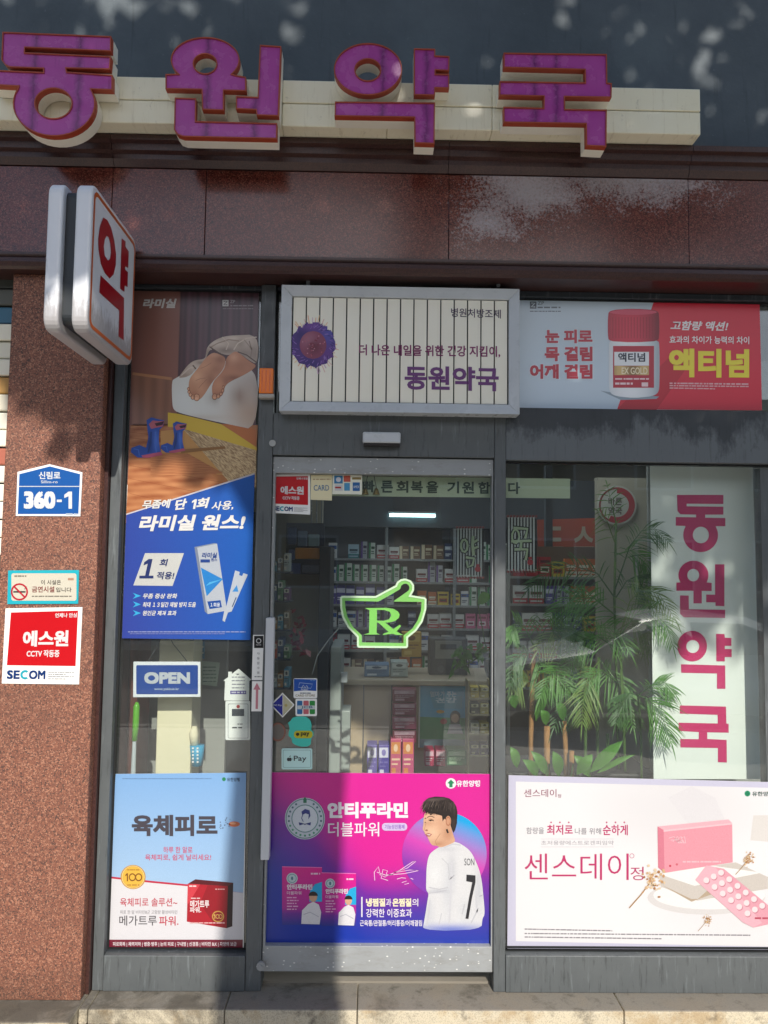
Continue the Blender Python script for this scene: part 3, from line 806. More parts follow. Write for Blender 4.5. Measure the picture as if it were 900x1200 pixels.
# ---- tall poster, left window
q = [(157,339),(303.5,341),(293.5,750),(143,748)]
o = sheet('poster', 'tall poster of bare feet on a bed above a blue panel in the left window', 'poster', q, YP)
a = Art(YP); a.part('picture')
def bg1(u, v):
    x, y = lerpq(q, u, v)
    wall = mixc('#6f4c47', '#845a50', .5+.5*math.sin(u*5)) if u < .37 else None
    if wall is None:
        s_ = .5+.5*math.sin(u*95)*math.sin(u*37+1)
        wall = mixc('#3a2a30', '#6a4850', s_*.8)
    return wall
a.grid([q[0], q[1], lerpq(q, 1, .56)+(), lerpq(q, 0, .56)+()], 90, 2, lambda u, v: bg1(u, v*.56), 1)
a.at((130, 330), 4.5)
def wood(u, v):
    return mixc('#8a4e2e', '#b57c52', .5+.5*math.sin(v*46+3*math.sin(u*7))*.5+.25*math.sin(v*91+u*6))
a.poly([(120,750),(300,750),(300,760),(105,760)], '#5c3a2c', 2)
a.grid([(112,480),(325,505),(310,755),(110,755)], 14, 2, lambda u, v: mixc('#7c5a4c', '#8f6656', .5+.5*math.sin(u*20)), 1.5)
a.poly([(104,757),(775,757),(745,1275),(78,1275)], '#a56c42', 1.8)
a.grid([(104,757),(320,757),(745,1275),(78,1275)], 12, 70, wood, 2)
for k_ in range(9):
    y_ = 775+k_*k_*5+k_*14; a.line([(100, y_), (700, y_+60+k_*10)], 1.6, '#7a3c1c', 2.2)
a.poly([(115,478),(320,505),(320,520),(113,492)], '#a97a5a', 2)
a.at((190, 380), 6.67)
a.poly([(45,690),(130,700),(460,780),(740,960),(740,990),(160,815),(45,800)], '#c8a93c', 3)
a.poly([(460,778),(560,785),(735,822),(735,960)], '#b0683a', 3.5)
def rugc(u, v): return mixc('#7c5e42', '#d2b88c', random.random())
a.grid([(160,815),(735,985),(735,1275),(560,1275)], 46, 40, rugc, 4)
a.poly([(-10,835),(160,815),(480,1175),(430,1175),(150,1010),(-10,1010)], '#b8884f', 3.8)
a.grid([(-90,1015),(200,1010),(480,1165),(-90,1190)], 6, 26, wood, 4.2)
a.part('bed_picture'); a.shade([(75,440),(100,425),(350,280),(755,300),(740,828),(560,790),(300,735),(130,692),(90,670),(78,620)], blobs('#cfd0cc', [(690,700,190,200,'#b3957e',.85), (700,450,160,120,'#a08a7c',.5), (150,600,100,120,'#d8dcdc',.7), (600,560,60,80,'#8d7464',.75), (395,575,26,50,'#7d6656',.8), (300,730,200,25,'#b8a898',.5)]), 60, 5, 14, 2)
a.shade([(118,428),(160,372),(200,320),(235,292),(268,278),(335,272),(344,225),(350,180),(400,130),(480,95),(560,85),(755,80),(748,315),(690,290),(590,215),(540,240),(480,240),(380,180),(345,260),(330,300),(260,350),(220,405)],
    blobs('#b5a395', [(430,150,60,25,'#d2c4b6',.8), (560,110,70,18,'#d4c6b8',.8), (690,130,60,40,'#cabaac',.7), (500,205,70,24,'#75655a',.8), (640,230,60,40,'#84746a',.7), (250,330,40,28,'#c9bbae',.7), (170,400,40,18,'#8d7d70',.7), (355,230,16,50,'#8a7a6c',.8), (610,150,30,40,'#90806f',.6), (720,230,30,60,'#8a7a6e',.6), (300,300,30,14,'#7c6c60',.6)]), 60, 6, 16, 2)
for pts, c in (([(380,180),(430,150),(520,120),(600,130)], '#9c8878'), ([(560,200),(590,150),(660,110),(740,100)], '#cdbdae'), ([(240,320),(265,350)], '#7c6858'), ([(590,215),(660,240),(740,300)], '#5a4a40'), ([(640,120),(690,180),(740,240)], '#a08e80'), ([(470,100),(520,150),(500,200)], '#cabaab'), ([(370,175),(430,215),(480,245)], '#5e4a40'), ([(150,400),(210,345),(260,330)], '#c9baae'), ([(680,130),(700,200),(690,270)], '#8f7d70')):
    a.line(pts, 9, c, 6.5)
a.part('foot_picture'); a.shade([(340,262),(400,215),(455,238),(497,260),(492,320),(462,375),(400,440),(358,505),(330,550),(300,585),(275,594),(250,588),(232,575),(215,552),(205,500),(212,430),(240,390),(290,330)],
    blobs('#bd8868', [(455,275,50,40,'#8e5a40',.8), (420,350,60,45,'#9c664a',.75), (270,410,50,50,'#d8a683',.85), (330,330,60,40,'#cf9a76',.6), (380,440,40,60,'#8c583e',.7), (250,540,40,26,'#a86c50',.6), (300,500,26,40,'#cb9674',.6), (410,240,40,20,'#c8987a',.6)]), 70, 7, 14, 2)
for cx, cy, r in ((270,572,25),(240,570,17),(221,551,14),(210,528,12),(206,504,11)): a.ell(cx, cy, r, r*1.15, '#cf9a78', 7.8); a.ring(cx, cy, r, 3.5, '#7a4630', 8, r*1.15); a.ell(cx-2, cy+r*.35, r*.5, r*.45, '#dfae8c', 8.1, 14)
a.part('foot_picture#2'); a.shade([(500,262),(545,225),(575,208),(622,240),(690,295),(742,322),(700,362),(610,412),(545,440),(492,478),(482,535),(455,570),(430,582),(405,580),(392,545),(388,490),(405,440),(440,405),(470,370),(492,330)],
    blobs('#b67c5c', [(560,260,40,40,'#d2a080',.8), (620,330,60,40,'#a06a4c',.6), (680,340,50,30,'#b88060',.6), (560,420,60,24,'#7c4a34',.8), (500,450,30,40,'#8a5640',.7), (440,470,40,40,'#c48e6c',.7), (500,300,20,40,'#8e5c44',.6), (430,550,40,26,'#9c644a',.5)]), 70, 8, 14, 2)
for pts_ in ([(300,345),(340,330),(385,300)], [(262,440),(300,425),(340,420)], [(285,500),(310,470),(350,430)]): a.line(pts_, 3, '#96604a', 8.2)
for cx, cy, r in ((410,566,21),(438,562,15),(460,544,13),(474,518,12),(478,490,10)): a.ell(cx, cy, r, r*1.2, '#c08a68', 8.8); a.ring(cx, cy, r, 3.5, '#6c3c28', 9, r*1.2); a.ell(cx-2, cy+r*.35, r*.5, r*.45, '#d29c78', 9.1, 14)
a.at((130, 330), 4.5)
def sock(ox, oy, k):
    f = lambda P: [(ox+x*k, oy+y*k) for x, y in P]
    a.poly(f([(88,8),(113,-6),(150,4),(182,10),(175,40),(155,60),(152,120),(160,165),(170,190),(100,205),(40,205),(5,178),(8,155),(50,140),(85,155),(98,100),(92,55)]), '#2c4c9c', 10); a.shade(f([(95,60),(152,60),(152,120),(160,165),(168,188),(95,188),(88,150),(98,100)]), blobs('#2c4c9c', [(ox+138*k, oy+120*k, 12*k, 50*k, '#4c70c8', .9), (ox+104*k, oy+130*k, 12*k, 50*k, '#182c66', .8)]), 20, 10.3, 6, 1)
    a.poly(f([(100,30),(120,10),(150,14),(182,12),(172,42),(140,48),(112,55)]), '#a85a68', 10.5)
    a.poly(f([(130,26),(180,14),(172,34),(140,40)]), '#3a1c28', 11)
    a.poly(f([(60,195),(165,175),(172,192),(100,207),(70,207)]), '#a8506a', 10.5)
    a.line(f([(112,70),(110,130),(95,180)]), 7*k, '#1d3470', 10.6); a.line(f([(135,70),(132,130),(140,180)]), 6*k, '#4468bc', 10.6)
    a.line(f([(20,160),(45,165),(50,195)]), 5*k, '#4468bc', 10.6)
a.part('sock_picture'); sock(100, 722, 1.0); a.part('sock_picture#2'); sock(258, 742, .78)
a.poly([(370,885),(600,868),(605,880),(370,905)], '#8a6238', 9.5)
a.at((0, 0), 1)
b1 = (143+ (157-143)*(748-603)/409, 603.5); b2 = (298.4, 556)
bl = [b1, b2, q[2], q[3]]
a.part('blue_panel')
a.grid(bl, 10, 10, lambda u, v: mixc('#3a4aa4', '#1c62bc', .15+.85*u-.15*v), 12)
a.poly([(b1[0], b1[1]-1.5), (b2[0], b2[1]-1.8), b2, b1], '#d8d4dc', 12.5)
a.at((130, 540), 4.5)
a.part('badge_panel'); a.poly([(180,487),(385,487),(325,660),(118,657)], '#cfd0cc', 13)
a.part('carton_picture'); a.poly([(440,455),(455,458),(510,808),(495,795)], '#7f8aa0', 13)
a.poly([(455,458),(560,437),(612,790),(510,808)], '#b9c0ca', 13.2)
a.poly([(440,455),(545,434),(560,437),(455,458)], '#8a94a4', 13.3)
a.poly([(474,563),(590,624),(505,714)], '#2f86d0', 14); a.poly([(500,660),(590,624),(520,640)], '#58b4e8', 14.5)
a.poly([(508,742),(578,735),(585,772),(520,782)], '#1f4fa0', 14)
a.part('tube_picture'); a.poly([(655,578),(722,600),(636,795),(617,800),(600,850),(588,842),(598,788),(606,778)], '#bcc4cf', 15)
a.poly([(680,582),(700,590),(692,608),(676,602)], '#2a62b4', 15.5)
a.poly([(640,690),(664,655),(672,690)], '#3f8fd4', 15.5)
for k, y in enumerate((712, 757, 803)):
    a.part('bullet_arrow#%d' % k)
    a.poly([(115,y-16),(158,y),(115,y+16),(130,y)], '#3fb4e8', 13)
a.part('tube_picture'); a.line([(640,770),(660,720)], 5, '#32456e', 15.6)
a.part('lettering')
W = '#eceae6'
a.at((130, 330), 4.5)
a.text('라미실', 168, 90, 347, 140, W, 4, .04, .2)
a.rect(588,97,620,130, W, 4); a.line([(594,104),(613,104),(595,122),(614,122)], 5, '#4a3438', 5)
a.text('ZP', 628, 97, 655, 113, '#c8bfc0', 4, .01); a.dashes(630, 750, 127, 6, '#a89a9c', 4, 1); a.dashes(590, 750, 143, 4, '#a89a9c', 4, 2)
a.at((130, 540), 4.5)
a.slope = -7
a.text('무좀에', 165, 208, 318, 255, W, 16, .03, .22)
a.text('단', 338, 205, 402, 260, W, 16, .04, .22); a.one(420, 203, 444, 254, W, 16, .2, .5); a.text('회', 450, 199, 522, 254, W, 16, .04, .22); a.text('사용,', 530, 216, 645, 265, W, 16, .02, .22)
a.text('라미실 원스!', 148, 288, 710, 372, W, 16, .04, .2)
a.slope = 0
a.one(160, 518, 200, 606, '#2c3a70', 16, .22, .5); a.rect(150, 606, 224, 620, '#2c3a70', 16.2); a.text('회', 256, 518, 302, 556, '#2c3a70', 16, .025, .2); a.text('적용!', 242, 585, 335, 625, '#2c3a70', 16, .025, .2)
a.text('무좀 증상 완화', 168, 700, 350, 726, W, 16, .02, .2); a.text('최대 １３일간 재발 방지 도움', 168, 745, 448, 772, W, 16, .02, .2); a.text('원인균 제거 효과', 168, 790, 346, 816, W, 16, .02, .2)
a.text('라미실', 480, 484, 560, 512, '#2a4890', 16, .03, .15); a.rect(472,520,522,536,'#2a4890',16); a.text('원스', 528, 512, 560, 530, '#2a4890', 16, .02)
a.text('１회용', 525, 748, 575, 770, '#e0e6f0', 16, .02)
a.dashes(90, 710, 902, 5, '#98a0cc', 16, 3); a.dashes(100, 600, 912, 4, '#8088c0', 16, 9)
a.emit(o, {k_: M_BRIGHT for k_ in ('picture', 'bed_picture', 'foot_picture', 'foot_picture#2', 'sock_picture', 'sock_picture#2')})

# ---- lower left poster
q = [(135.5,907),(288.5,905.5),(285.5,1113),(124,1113)]
o = sheet('poster', 'sky blue poster with a red medicine box low in the left window', 'poster', q, YP)
a = Art(YP, (110, 890), 4.5); a.part('picture')
zq = [((x-110)*4.5, (y-890)*4.5) for x, y in q]
a.grid([zq[0], zq[1], (788,705), (86,622)], 4, 14, lambda u, v: mixc('#86b4e6', '#aacbec', v), 1)
a.poly([(85,618),(788,702),(786,955),(66,950)], '#e4e2e6', 1.2)
a.line([(86,622),(300,645),(510,665)], 10, '#c82a48', 2); a.line([(510,665),(786,704)], 3, '#b8b4d4', 2)
a.poly([(66,950),(786,950),(785,1003),(63,1003)], '#7a1c34', 2)
a.part('gold_seal'); a.ell(207, 620, 66, 64, '#c8953a', 3); a.ell(207, 620, 57, 55, '#f0bc48', 4); a.ring(207,620,60,3,'#fbe0a0',5)
a.part('carton_picture'); a.poly([(497,655),(535,632),(735,650),(707,668)], '#5c1620', 3); a.poly([(707,668),(735,650),(730,880),(700,890)], '#2c0e18', 3)
a.poly([(495,655),(707,668),(700,890),(490,855)], '#b41a2c', 3.2)
a.poly([(600,662),(707,668),(700,890),(640,878),(560,760)], '#9a1424', 3.5)
a.poly([(495,655),(560,659),(500,760),(492,760)], '#d8404c', 3.5)
a.ell(655, 828, 32, 30, '#c89a4a', 4); a.ell(655, 828, 26, 24, '#8c1a24', 4.5)
a.part('pill_picture'); a.ell(740, 341, 30, 14, '#d8764a', 4); a.ell(734, 337, 16, 6, '#eaa884', 4.5)
for k in range(26): a.ell(660+random.uniform(0, 60), 340+random.uniform(-35, 25), random.uniform(1.5, 4), random.uniform(1.5, 3), '#4c5260', 4, 8)
a.part('tree_logo'); a.ell(686, 104, 10, 10, '#2a8a5c', 3)
a.part('lettering')
a.text('육체피로', 200, 292, 652, 404, '#4a4650', 4, .04)
a.text('하루 한 알로', 366, 460, 520, 494, '#d05878', 4, .012); a.text('육체피로, 쉽게 날리세요!', 270, 500, 618, 534, '#d05878', 4, .012)
a.one(166, 600, 180, 642, '#8a5a1c', 6, 0, .45); a.ring(203, 621, 19, 6, '#8a5a1c', 6, 21); a.ring(236, 621, 19, 6, '#8a5a1c', 6.3, 21); a.dashes(175, 240, 582, 6, '#b88a3a', 6, 4); a.dashes(175, 240, 662, 6, '#b88a3a', 6, 5)
a.text('육체피로 솔루션~', 138, 730, 440, 775, '#c8384e', 4, .008)
a.text('피로 한 알 비타민B군 고함량 활성비타민', 138, 795, 440, 815, '#8a868c', 4)
a.text('메가트루', 134, 823, 332, 876, '#4e4a50', 4, .005); a.text('파워.', 344, 826, 446, 876, '#c8384e', 4, .012)
a.text('메가트루', 508, 742, 608, 782, '#f4e6e6', 5, .03); a.text('파워.', 506, 778, 566, 808, '#f4e6e6', 5, .03); a.dashes(512, 560, 732, 6, '#e8c8c8', 5, 6)
a.one(632, 816, 640, 840, '#d8b060', 6, 0, .5); a.ring(652, 828, 10, 3, '#d8b060', 6, 12); a.ring(668, 828, 10, 3, '#d8b060', 6.3, 12); a.dashes(503, 540, 668, 7, '#f0dede', 5, 7); a.dashes(640, 690, 684, 5, '#e0b0b0', 5, 8); a.dashes(505, 690, 862, 6, '#e8b8b8', 5, 10)
a.slope = 0
a.text('피로회복 | 체력저하 | 병중·병후 | 눈의 피로 | 구내염 | 신경통 | 비타민 B,K | 자양의 보급', 100, 962, 752, 988, '#f0e4e6', 4, .02)
a.text('유한양행', 702, 96, 770, 116, '#3c5468', 4, .02); a.dashes(150, 620, 101, 4, '#6f93bb', 4, 11)
a.emit(o)

# ---- pink poster on the door
q = [(315,905),(575.5,907),(576,1108),(310.5,1106)]
o = sheet('poster', 'magenta poster of a footballer in a white number 7 shirt on the door', 'poster', q, YP)
a = Art(YP, (300, 890), 3.1034); a.part('background')
zq = [((x-300)*3.1034, (y-890)*3.1034) for x, y in q]
def pk(u, v):
    d = math.hypot((u-.55)*1.25, (v-.42)); t = v*1.25+max(0, .45-u)*1.05-.28 - max(0, .42-d)*.9
    t = max(0, min(1, t)); t = t*t*(3-2*t)
    c = mixc('#e0249a', '#7c2aa4', t*2) if t < .5 else mixc('#7c2aa4', '#1c3aac', t*2-1)
    return c
a.grid(zq, 36, 28, pk, 1)
def circ(u, v): return None
a.part('picture')
cx, cy, r = 685, 345, 154
def skyc(x, y):
    v = (y-cy+r)/(2*r); u = (x-cx+r)/(2*r); t = max(0, min(1, v*1.25+(.5-u)*.55-.02))
    return mixc('#18a8e8', '#d848b8', t*1.7) if t < .6 else mixc('#d848b8', '#6038b0', (t-.6)*2)
a.shade(ellpts(cx, cy, r, r, 72), skyc, 60, 3, 16)
a.at((480, 920), 6.67)
a.part('player_picture'); a.shade([(100,1140),(112,1070),(125,1000),(140,900),(150,845),(128,825),(130,740),(132,640),(150,545),(190,510),(240,478),(350,436),(420,470),(480,520),(520,600),(550,680),(566,760),(575,850),(590,1015),(568,1040),(562,1135)],
    blobs('#e0e0e2', [(330,660,30,120,'#bcbec6',.7), (300,860,40,180,'#cacdd4',.6), (540,820,36,160,'#c0c4cc',.7), (150,1000,40,120,'#c4c8d0',.6), (220,830,90,16,'#b8bac4',.7), (430,980,50,90,'#ccd0d6',.6), (280,500,90,20,'#c6c6cc',.6), (330,1130,300,40,'#7080d0',.95), (200,700,40,80,'#eef0f0',.5)]), 90, 6, 16, 2)
for pts, c, w in (([(250,570),(300,620),(310,700),(300,740)], '#bcbcc2', 4), ([(310,740),(350,705)], '#a8a8b0', 6), ([(150,800),(230,815),(300,800)], '#c2c2c8', 7), ([(150,845),(220,838),(290,820)], '#bcbcc4', 5), ([(545,870),(570,860)], '#b0b0b8', 7), ([(430,930),(410,1010)], '#c6c6cc', 9), ([(540,960),(480,1080)], '#c4c6cc', 9), ([(250,1000),(230,1090)], '#cacad0', 8), ([(330,600),(320,900),(310,1080)], '#d2d2d8', 14), ([(540,700),(520,900),(530,1000)], '#cfd0d6', 12), ([(160,900),(150,1000),(135,1100)], '#cccdd4', 12), ([(270,490),(340,460),(400,470)], '#c8c8d0', 8)):
    a.line(pts, w, c, 7)
a.shade([(110,250),(125,205),(250,230),(320,260),(325,330),(345,400),(362,442),(300,470),(240,492),(215,472),(180,474),(160,450),(148,425),(140,405),(120,385),(116,365),(100,345),(108,310),(108,280)],
    blobs('#e2b494', [(300,380,50,70,'#c08a6a',.8), (180,370,50,40,'#f0c8a8',.7), (150,300,40,20,'#c89474',.5), (230,460,50,24,'#b88262',.7), (240,290,30,50,'#d09c7c',.5), (130,440,30,20,'#d0a080',.5), (330,440,40,20,'#d8a88a',.6)]), 70, 6.5, 12, 2)
a.shade([(250,240),(372,230),(370,300),(356,352),(344,374),(330,345),(315,300),(280,270)], blobs('#2a2221', [(345,290,14,50,'#4a3e3a',.6)]), 40, 7.6, 8)
a.shade([(102,165),(108,135),(128,114),(150,100),(200,90),(262,92),(310,104),(345,132),(366,170),(374,210),(372,262),(330,262),(292,243),(268,268),(258,286),(254,240),(215,230),(190,222),(165,236),(140,212),(128,222),(118,195),(106,214)],
    blobs('#2c2423', [(180,115,50,12,'#6e625c',.75), (250,108,50,10,'#5c504a',.7), (300,140,20,30,'#4a3e3a',.6), (140,150,16,30,'#5a4e48',.6), (220,170,60,12,'#181212',.7), (350,200,10,40,'#4a403c',.6), (200,200,50,10,'#4c403a',.5)]), 60, 8, 22)
rh = random.Random(4)
for k in range(70):
    x = rh.uniform(112, 350); y = 108+abs(x-210)*.10+rh.uniform(0, 40); dx = (x-230)*.16
    a.line([(x, y), (x+dx*.5-6, y+22), (x+dx-16, y+44+rh.uniform(0, 24))], rh.uniform(1.2, 2.4), rh.choice(['#4c403c', '#66584f', '#161010', '#1e1716', '#7c6e66']), 8.4+(k % 6)*.05)
for k in range(16):
    x = 112+k*8.5; a.line([(x+8, 178), (x+2, 200), (x-3+rh.uniform(-3, 3), 222+rh.uniform(-10, 16))], 3.2, '#251d1c', 8.8)
a.ell(302, 283, 22, 42, '#d09a7a', 8.6); a.ring(302, 283, 18, 4, '#a86c50', 8.8, 35); a.line([(290,345),(300,375)], 14, '#2c2424', 8.7)
a.line([(138,254),(152,245),(170,243),(194,254)], 5, '#4a3a34', 9); a.line([(146,268),(166,262),(192,274)], 2.5, '#9c6c54', 9); a.line([(150,277),(168,271),(188,280)], 6, '#2a1e1c', 9); a.ell(165, 277, 7, 5, '#1c1414', 9.4, 12)
a.line([(118,262),(130,258)], 6, '#3a2c28', 9); a.line([(118,292),(128,290)], 5, '#2a1e1c', 9)
a.line([(128,296),(122,325),(112,345),(124,356),(140,350)], 2.6, '#b88060', 9); a.shade([(120,352),(132,346),(146,352),(136,360)], blobs('#9c6450', []), 6, 9.1, 2); a.poly([(122,382),(150,376),(176,384),(158,402),(134,402)], '#b0645a', 9); a.poly([(130,386),(166,384),(154,394)], '#f0e4de', 9.4)
a.line([(215,472),(200,440),(240,380)], 4, '#b88666', 9)
a.poly([(445,700),(515,706),(515,760),(488,880),(460,1046),(437,1044),(465,880),(490,760),(443,752)], '#2a2a30', 9)
a.at((300, 890), 3.1034)
for bx, by, bw, bh, k in ((95,390,145,212,1), (238,412,126,194,.9)):
    a.part('pack_picture' if k == 1 else 'pack_picture#2')
    a.grid([(bx,by),(bx+bw,by+3),(bx+bw,by+bh),(bx,by+bh)], 4, 10, lambda u, v: mixc('#e41c92', '#b42a9c', v*1.4) if v < .72 else mixc('#8a2c9c', '#2c3c9c', (v-.72)*4), 4+k*.3)
    a.line([(bx,by),(bx+bw,by+3)], 3, '#f07cc4', 5)
    a.poly([(bx+bw,by+bh*.26),(bx+bw*.82,by+bh*.30),(bx+bw*.70,by+bh*.42),(bx+bw*.68,by+bh*.6),(bx+bw,by+bh*.6)], '#28b0e4', 5.4)
    a.ell(bx+bw*.25, by+bh*.2, bw*.14, bw*.14, '#c4d8dc', 5.4); a.ring(bx+bw*.25, by+bh*.2, bw*.11, 2, '#5c8c94', 5.7); a.ell(bx+bw*.25, by+bh*.2, 4, 7, '#4c7c90', 5.8, 10)
    a.ell(bx+bw*.78, by+bh*.52, bw*.10, bh*.085, '#d8aa8c', 6); a.poly(ellpts(bx+bw*.78, by+bh*.50, bw*.115, bh*.075, 14, 180, 360), '#2c2424', 6.3)
    a.poly([(bx+bw*.48,by+bh*.98),(bx+bw*.5,by+bh*.75),(bx+bw*.66,by+bh*.64),(bx+bw*.78,by+bh*.60),(bx+bw*.92,by+bh*.65),(bx+bw*.98,by+bh*.78),(bx+bw*.94,by+bh*.99)], '#e6e4e8', 6.2)
    a.line([(bx+bw*.54,by+bh*.82),(bx+bw*.7,by+bh*.78),(bx+bw*.92,by+bh*.86)], 3, '#b8b8c4', 6.6)
    a.part('lettering')
    a.text('안티푸라민', bx+bw*.12, by+bh*.30, bx+bw*.76, by+bh*.395, '#f4eef4', 7, .04); a.text('더블파워', bx+bw*.12, by+bh*.42, bx+bw*.48, by+bh*.48, '#f4d8ec', 7, .01)
    for j in range(5): a.dashes(bx+bw*.12, bx+bw*(.36+.05*(j % 2)), by+bh*(.53+.05*j), 4, '#f0b8dc', 7, 20+j)
    a.dashes(bx+bw*.72, bx+bw*.95, by+bh*.12, 6, '#f4d0e8', 7, 31)
    a.part('picture')
a.part('round_seal'); a.ell(178, 215, 73, 76, '#c9d3de', 4); a.ring(178, 215, 70, 3, '#5f8f8a', 5, 73); a.ring(178, 215, 49, 3, '#5f8f8a', 5, 51); a.ell(178, 215, 45, 47, '#d8e0e8', 5)
a.poly([(165,190),(178,180),(195,185),(198,205),(190,218),(192,200),(180,196),(168,202)], '#2c3c88', 6); a.poly([(155,228),(178,238),(200,228),(198,240),(178,234),(158,240)], '#2c3c88', 6)
a.line([(170,200),(166,214),(172,226)], 3, '#3c4c90', 6); a.poly([(172,145),(178,135),(184,145),(184,158),(172,158)], '#2a7a5c', 6)
for k in range(22):
    t = R(k*360/22+8); 
    if 250 < (k*360/22+8) < 290: continue
    x, y = 178+59*math.cos(t), 215+62*math.sin(t)
    a.ell(x, y, 4.2, 4.2, '#4c9a78' if 20 < k*360/22 < 160 else '#5a7484', 6, 7)
a.part('lettering_pill'); a.poly(rrect(458,231,550,259,13), '#d8c4ec', 5)
a.part('text_bar'); a.line([(385,500),(385,573)], 5, '#e8e4f0', 5)
a.part('tree_logo'); a.ell(709, 87, 19, 19, '#eef2f0', 4); a.poly([(709,73),(722,86),(715,88),(715,101),(703,101),(703,88),(696,86)], '#2a8a5c', 5)
a.part('signature')
for pts in ([(432,440),(430,410),(445,390),(452,420),(470,428),(478,405),(462,400),(455,432),(480,440)], [(470,425),(520,405),(570,372),(582,370),(550,395),(500,412),(560,402),(592,404),(540,415),(485,420)], [(512,435),(530,430),(545,432)], [(530,448),(548,442),(540,455),(556,450)], [(562,432),(572,436)], [(440,410),(470,420),(500,418)]):
    a.line(pts, 2.6, '#f4c8e8', 5)
a.part('lettering')
W = '#f4eef6'
a.text('안티푸라민', 260, 155, 553, 214, W, 6, .05); a.text('더블파워', 262, 228, 448, 280, W, 6, .008); a.text('기능성진통제', 468, 237, 540, 253, '#8a5cc0', 7, .01)
a.text('냉찜질', 400, 505, 470, 535, '#f4ecc8', 6, .045); a.text('과', 472, 506, 492, 534, W, 6, .01); a.text('온찜질', 496, 505, 565, 535, '#f4ecc8', 6, .045); a.text('의', 568, 506, 590, 534, W, 6, .01)
a.text('강력한 이중효과', 400, 543, 567, 574, W, 6, .012)
a.text('근육통/관절통/허리통증/어깨결림', 378, 584, 604, 606, W, 5, .015)
a.text('유한양행', 729, 76, 815, 99, W, 5, .035)
a.at((480, 920), 6.67); a.text('SON', 428, 574, 506, 628, '#4a4c54', 9, .0)
a.emit(o)

# ---- white poster, right window
q = [(596,908.5),(958,918),(958,1118),(594.5,1112)]
o = sheet('poster', 'white poster with pink pill box and blister pack at the foot of the right window', 'poster', q, YP)
a = Art(YP, (590, 890), 2.903); a.part('background')
zq = [((x-590)*2.903, (y-890)*2.903) for x, y in q]
a.poly(zq, '#cdcbe0', 1)
a.grid([(42,75),(1040,100),(1040,640),(42,618)], 20, 12, lambda u, v: mixc('#eceaec', '#d9d6d8', .5*max(0, 1-((u-.55)**2*9+(v-.15)**2*9))+.3*max(0, 1-((u-.75)**2*9+(v-.8)**2*20))), 2)
a.part('picture')
a.poly([(560,130),(640,90),(720,130),(760,220),(700,260),(620,210)], '#e0dde0', 3); a.poly([(850,190),(1030,190),(1030,290),(840,275)], '#dfdad6', 3)
a.part('plinth_picture'); a.ell(690, 470, 200, 58, '#dbd7d6', 3, 40); a.ell(700, 462, 190, 48, '#efedec', 3.4, 40)
a.poly([(530,390),(790,350),(900,400),(900,440),(660,480),(640,476),(535,432)], '#cfc7bf', 4); a.poly([(530,390),(700,360),(880,385),(650,430)], '#f0eeec', 4.4); a.poly([(535,425),(640,475),(662,474),(700,440),(760,440),(640,484)], '#b9a68e', 4.3)
a.part('carton_picture'); a.poly([(524,228),(545,240),(548,386),(526,368)], '#d97f92', 5); a.poly([(524,228),(765,204),(778,216),(545,240)], '#f0b4be', 5); a.poly([(545,240),(778,216),(780,350),(548,386)], '#e79aa8', 5.4)
a.poly([(545,240),(778,216),(778,221),(545,246)], '#f4c4cc', 5.6)
for k in range(7): a.line([(562+k*7, 268+(k % 3)*6), (580+k*6, 262+(k % 2)*12), (596+k*4, 285)], 2, '#f3c9d0', 6)
a.ell(567, 362, 4, 4, '#c83a50', 6, 10); a.ell(590, 357, 4, 4, '#d06070', 6, 10); a.dashes(610, 740, 348, 5, '#f0c0c8', 6, 3)
a.part('blister_picture'); bq = [(640,398),(742,360),(980,545),(815,572)]
a.poly([(652,410),(690,360),(750,372),(930,520),(905,560),(850,572),(815,555)], '#e3a2b0', 7); a.poly([(652,410),(690,360),(720,366),(880,556),(850,572),(815,555)], '#eab4c0', 7.3)
for i in range(3):
    for j in range(6):
        x = 690+j*28+i*25; y = 411+j*22.5-i*13
        a.ell(x+2, y+3, 11, 11, '#cf8a9a', 8, 14); a.ell(x, y, 10, 10, '#f0dde0', 8.5, 14)
a.dashes(855, 900, 540, 6, '#b84a60', 9, 5)
def sprig(x, y, k, seed):
    rn = random.Random(seed)
    a.line([(x-70*k, y+85*k), (x-30*k, y+40*k), (x, y)], 4*k, '#a88454', 9)
    for i in range(60): a.ell(x+rn.gauss(12, 16)*k, y+rn.gauss(-10, 20)*k, rn.uniform(3, 6)*k, rn.uniform(3, 6)*k, rn.choice(['#c89a6a', '#d8b48c', '#b07c4c', '#e4ccac']), 9+(i % 5)*.3, 8)
a.part('dried_flower'); sprig(498, 420, 1, 1); a.part('dried_flower#2'); sprig(828, 345, .55, 2); a.part('dried_flower#3'); sprig(690, 550, .4, 3)
a.part('tree_logo'); a.ell(830, 116, 10, 10, '#3aa47c', 3); a.poly([(830,106),(838,116),(830,126),(822,116)], '#1c7c58', 4)
a.part('lettering')
for x in (162,192,222,351,381,411): a.ell(x, 214, 3, 3, '#c23a70', 3, 8)
a.part('lettering')
D = '#8a2a52'
a.text('센스데이', 70, 101, 180, 128, D, 4, .0); a.text('정', 184, 118, 196, 130, D, 4)
a.text('함량을', 78, 231, 138, 253, '#7c7880', 4); a.text('최저로', 148, 222, 236, 256, '#c2306c', 4, .018); a.text('나를 위해', 243, 233, 332, 255, '#7c7880', 4); a.text('순하게', 338, 222, 423, 258, '#c2306c', 4, .018)
a.text('초저용량에스트로겐피임약', 128, 276, 375, 291, '#a8a4ac', 4); a.rect(128,270,375,271,'#c4c0c8',4); a.rect(128,297,375,298,'#c4c0c8',4)
a.text('센스데이', 72, 320, 426, 410, '#c2306c', 4, -.004); a.text('정', 432, 365, 477, 411, '#b83a6c', 4); a.ring(437, 328, 8, 1.5, '#c2306c', 4)
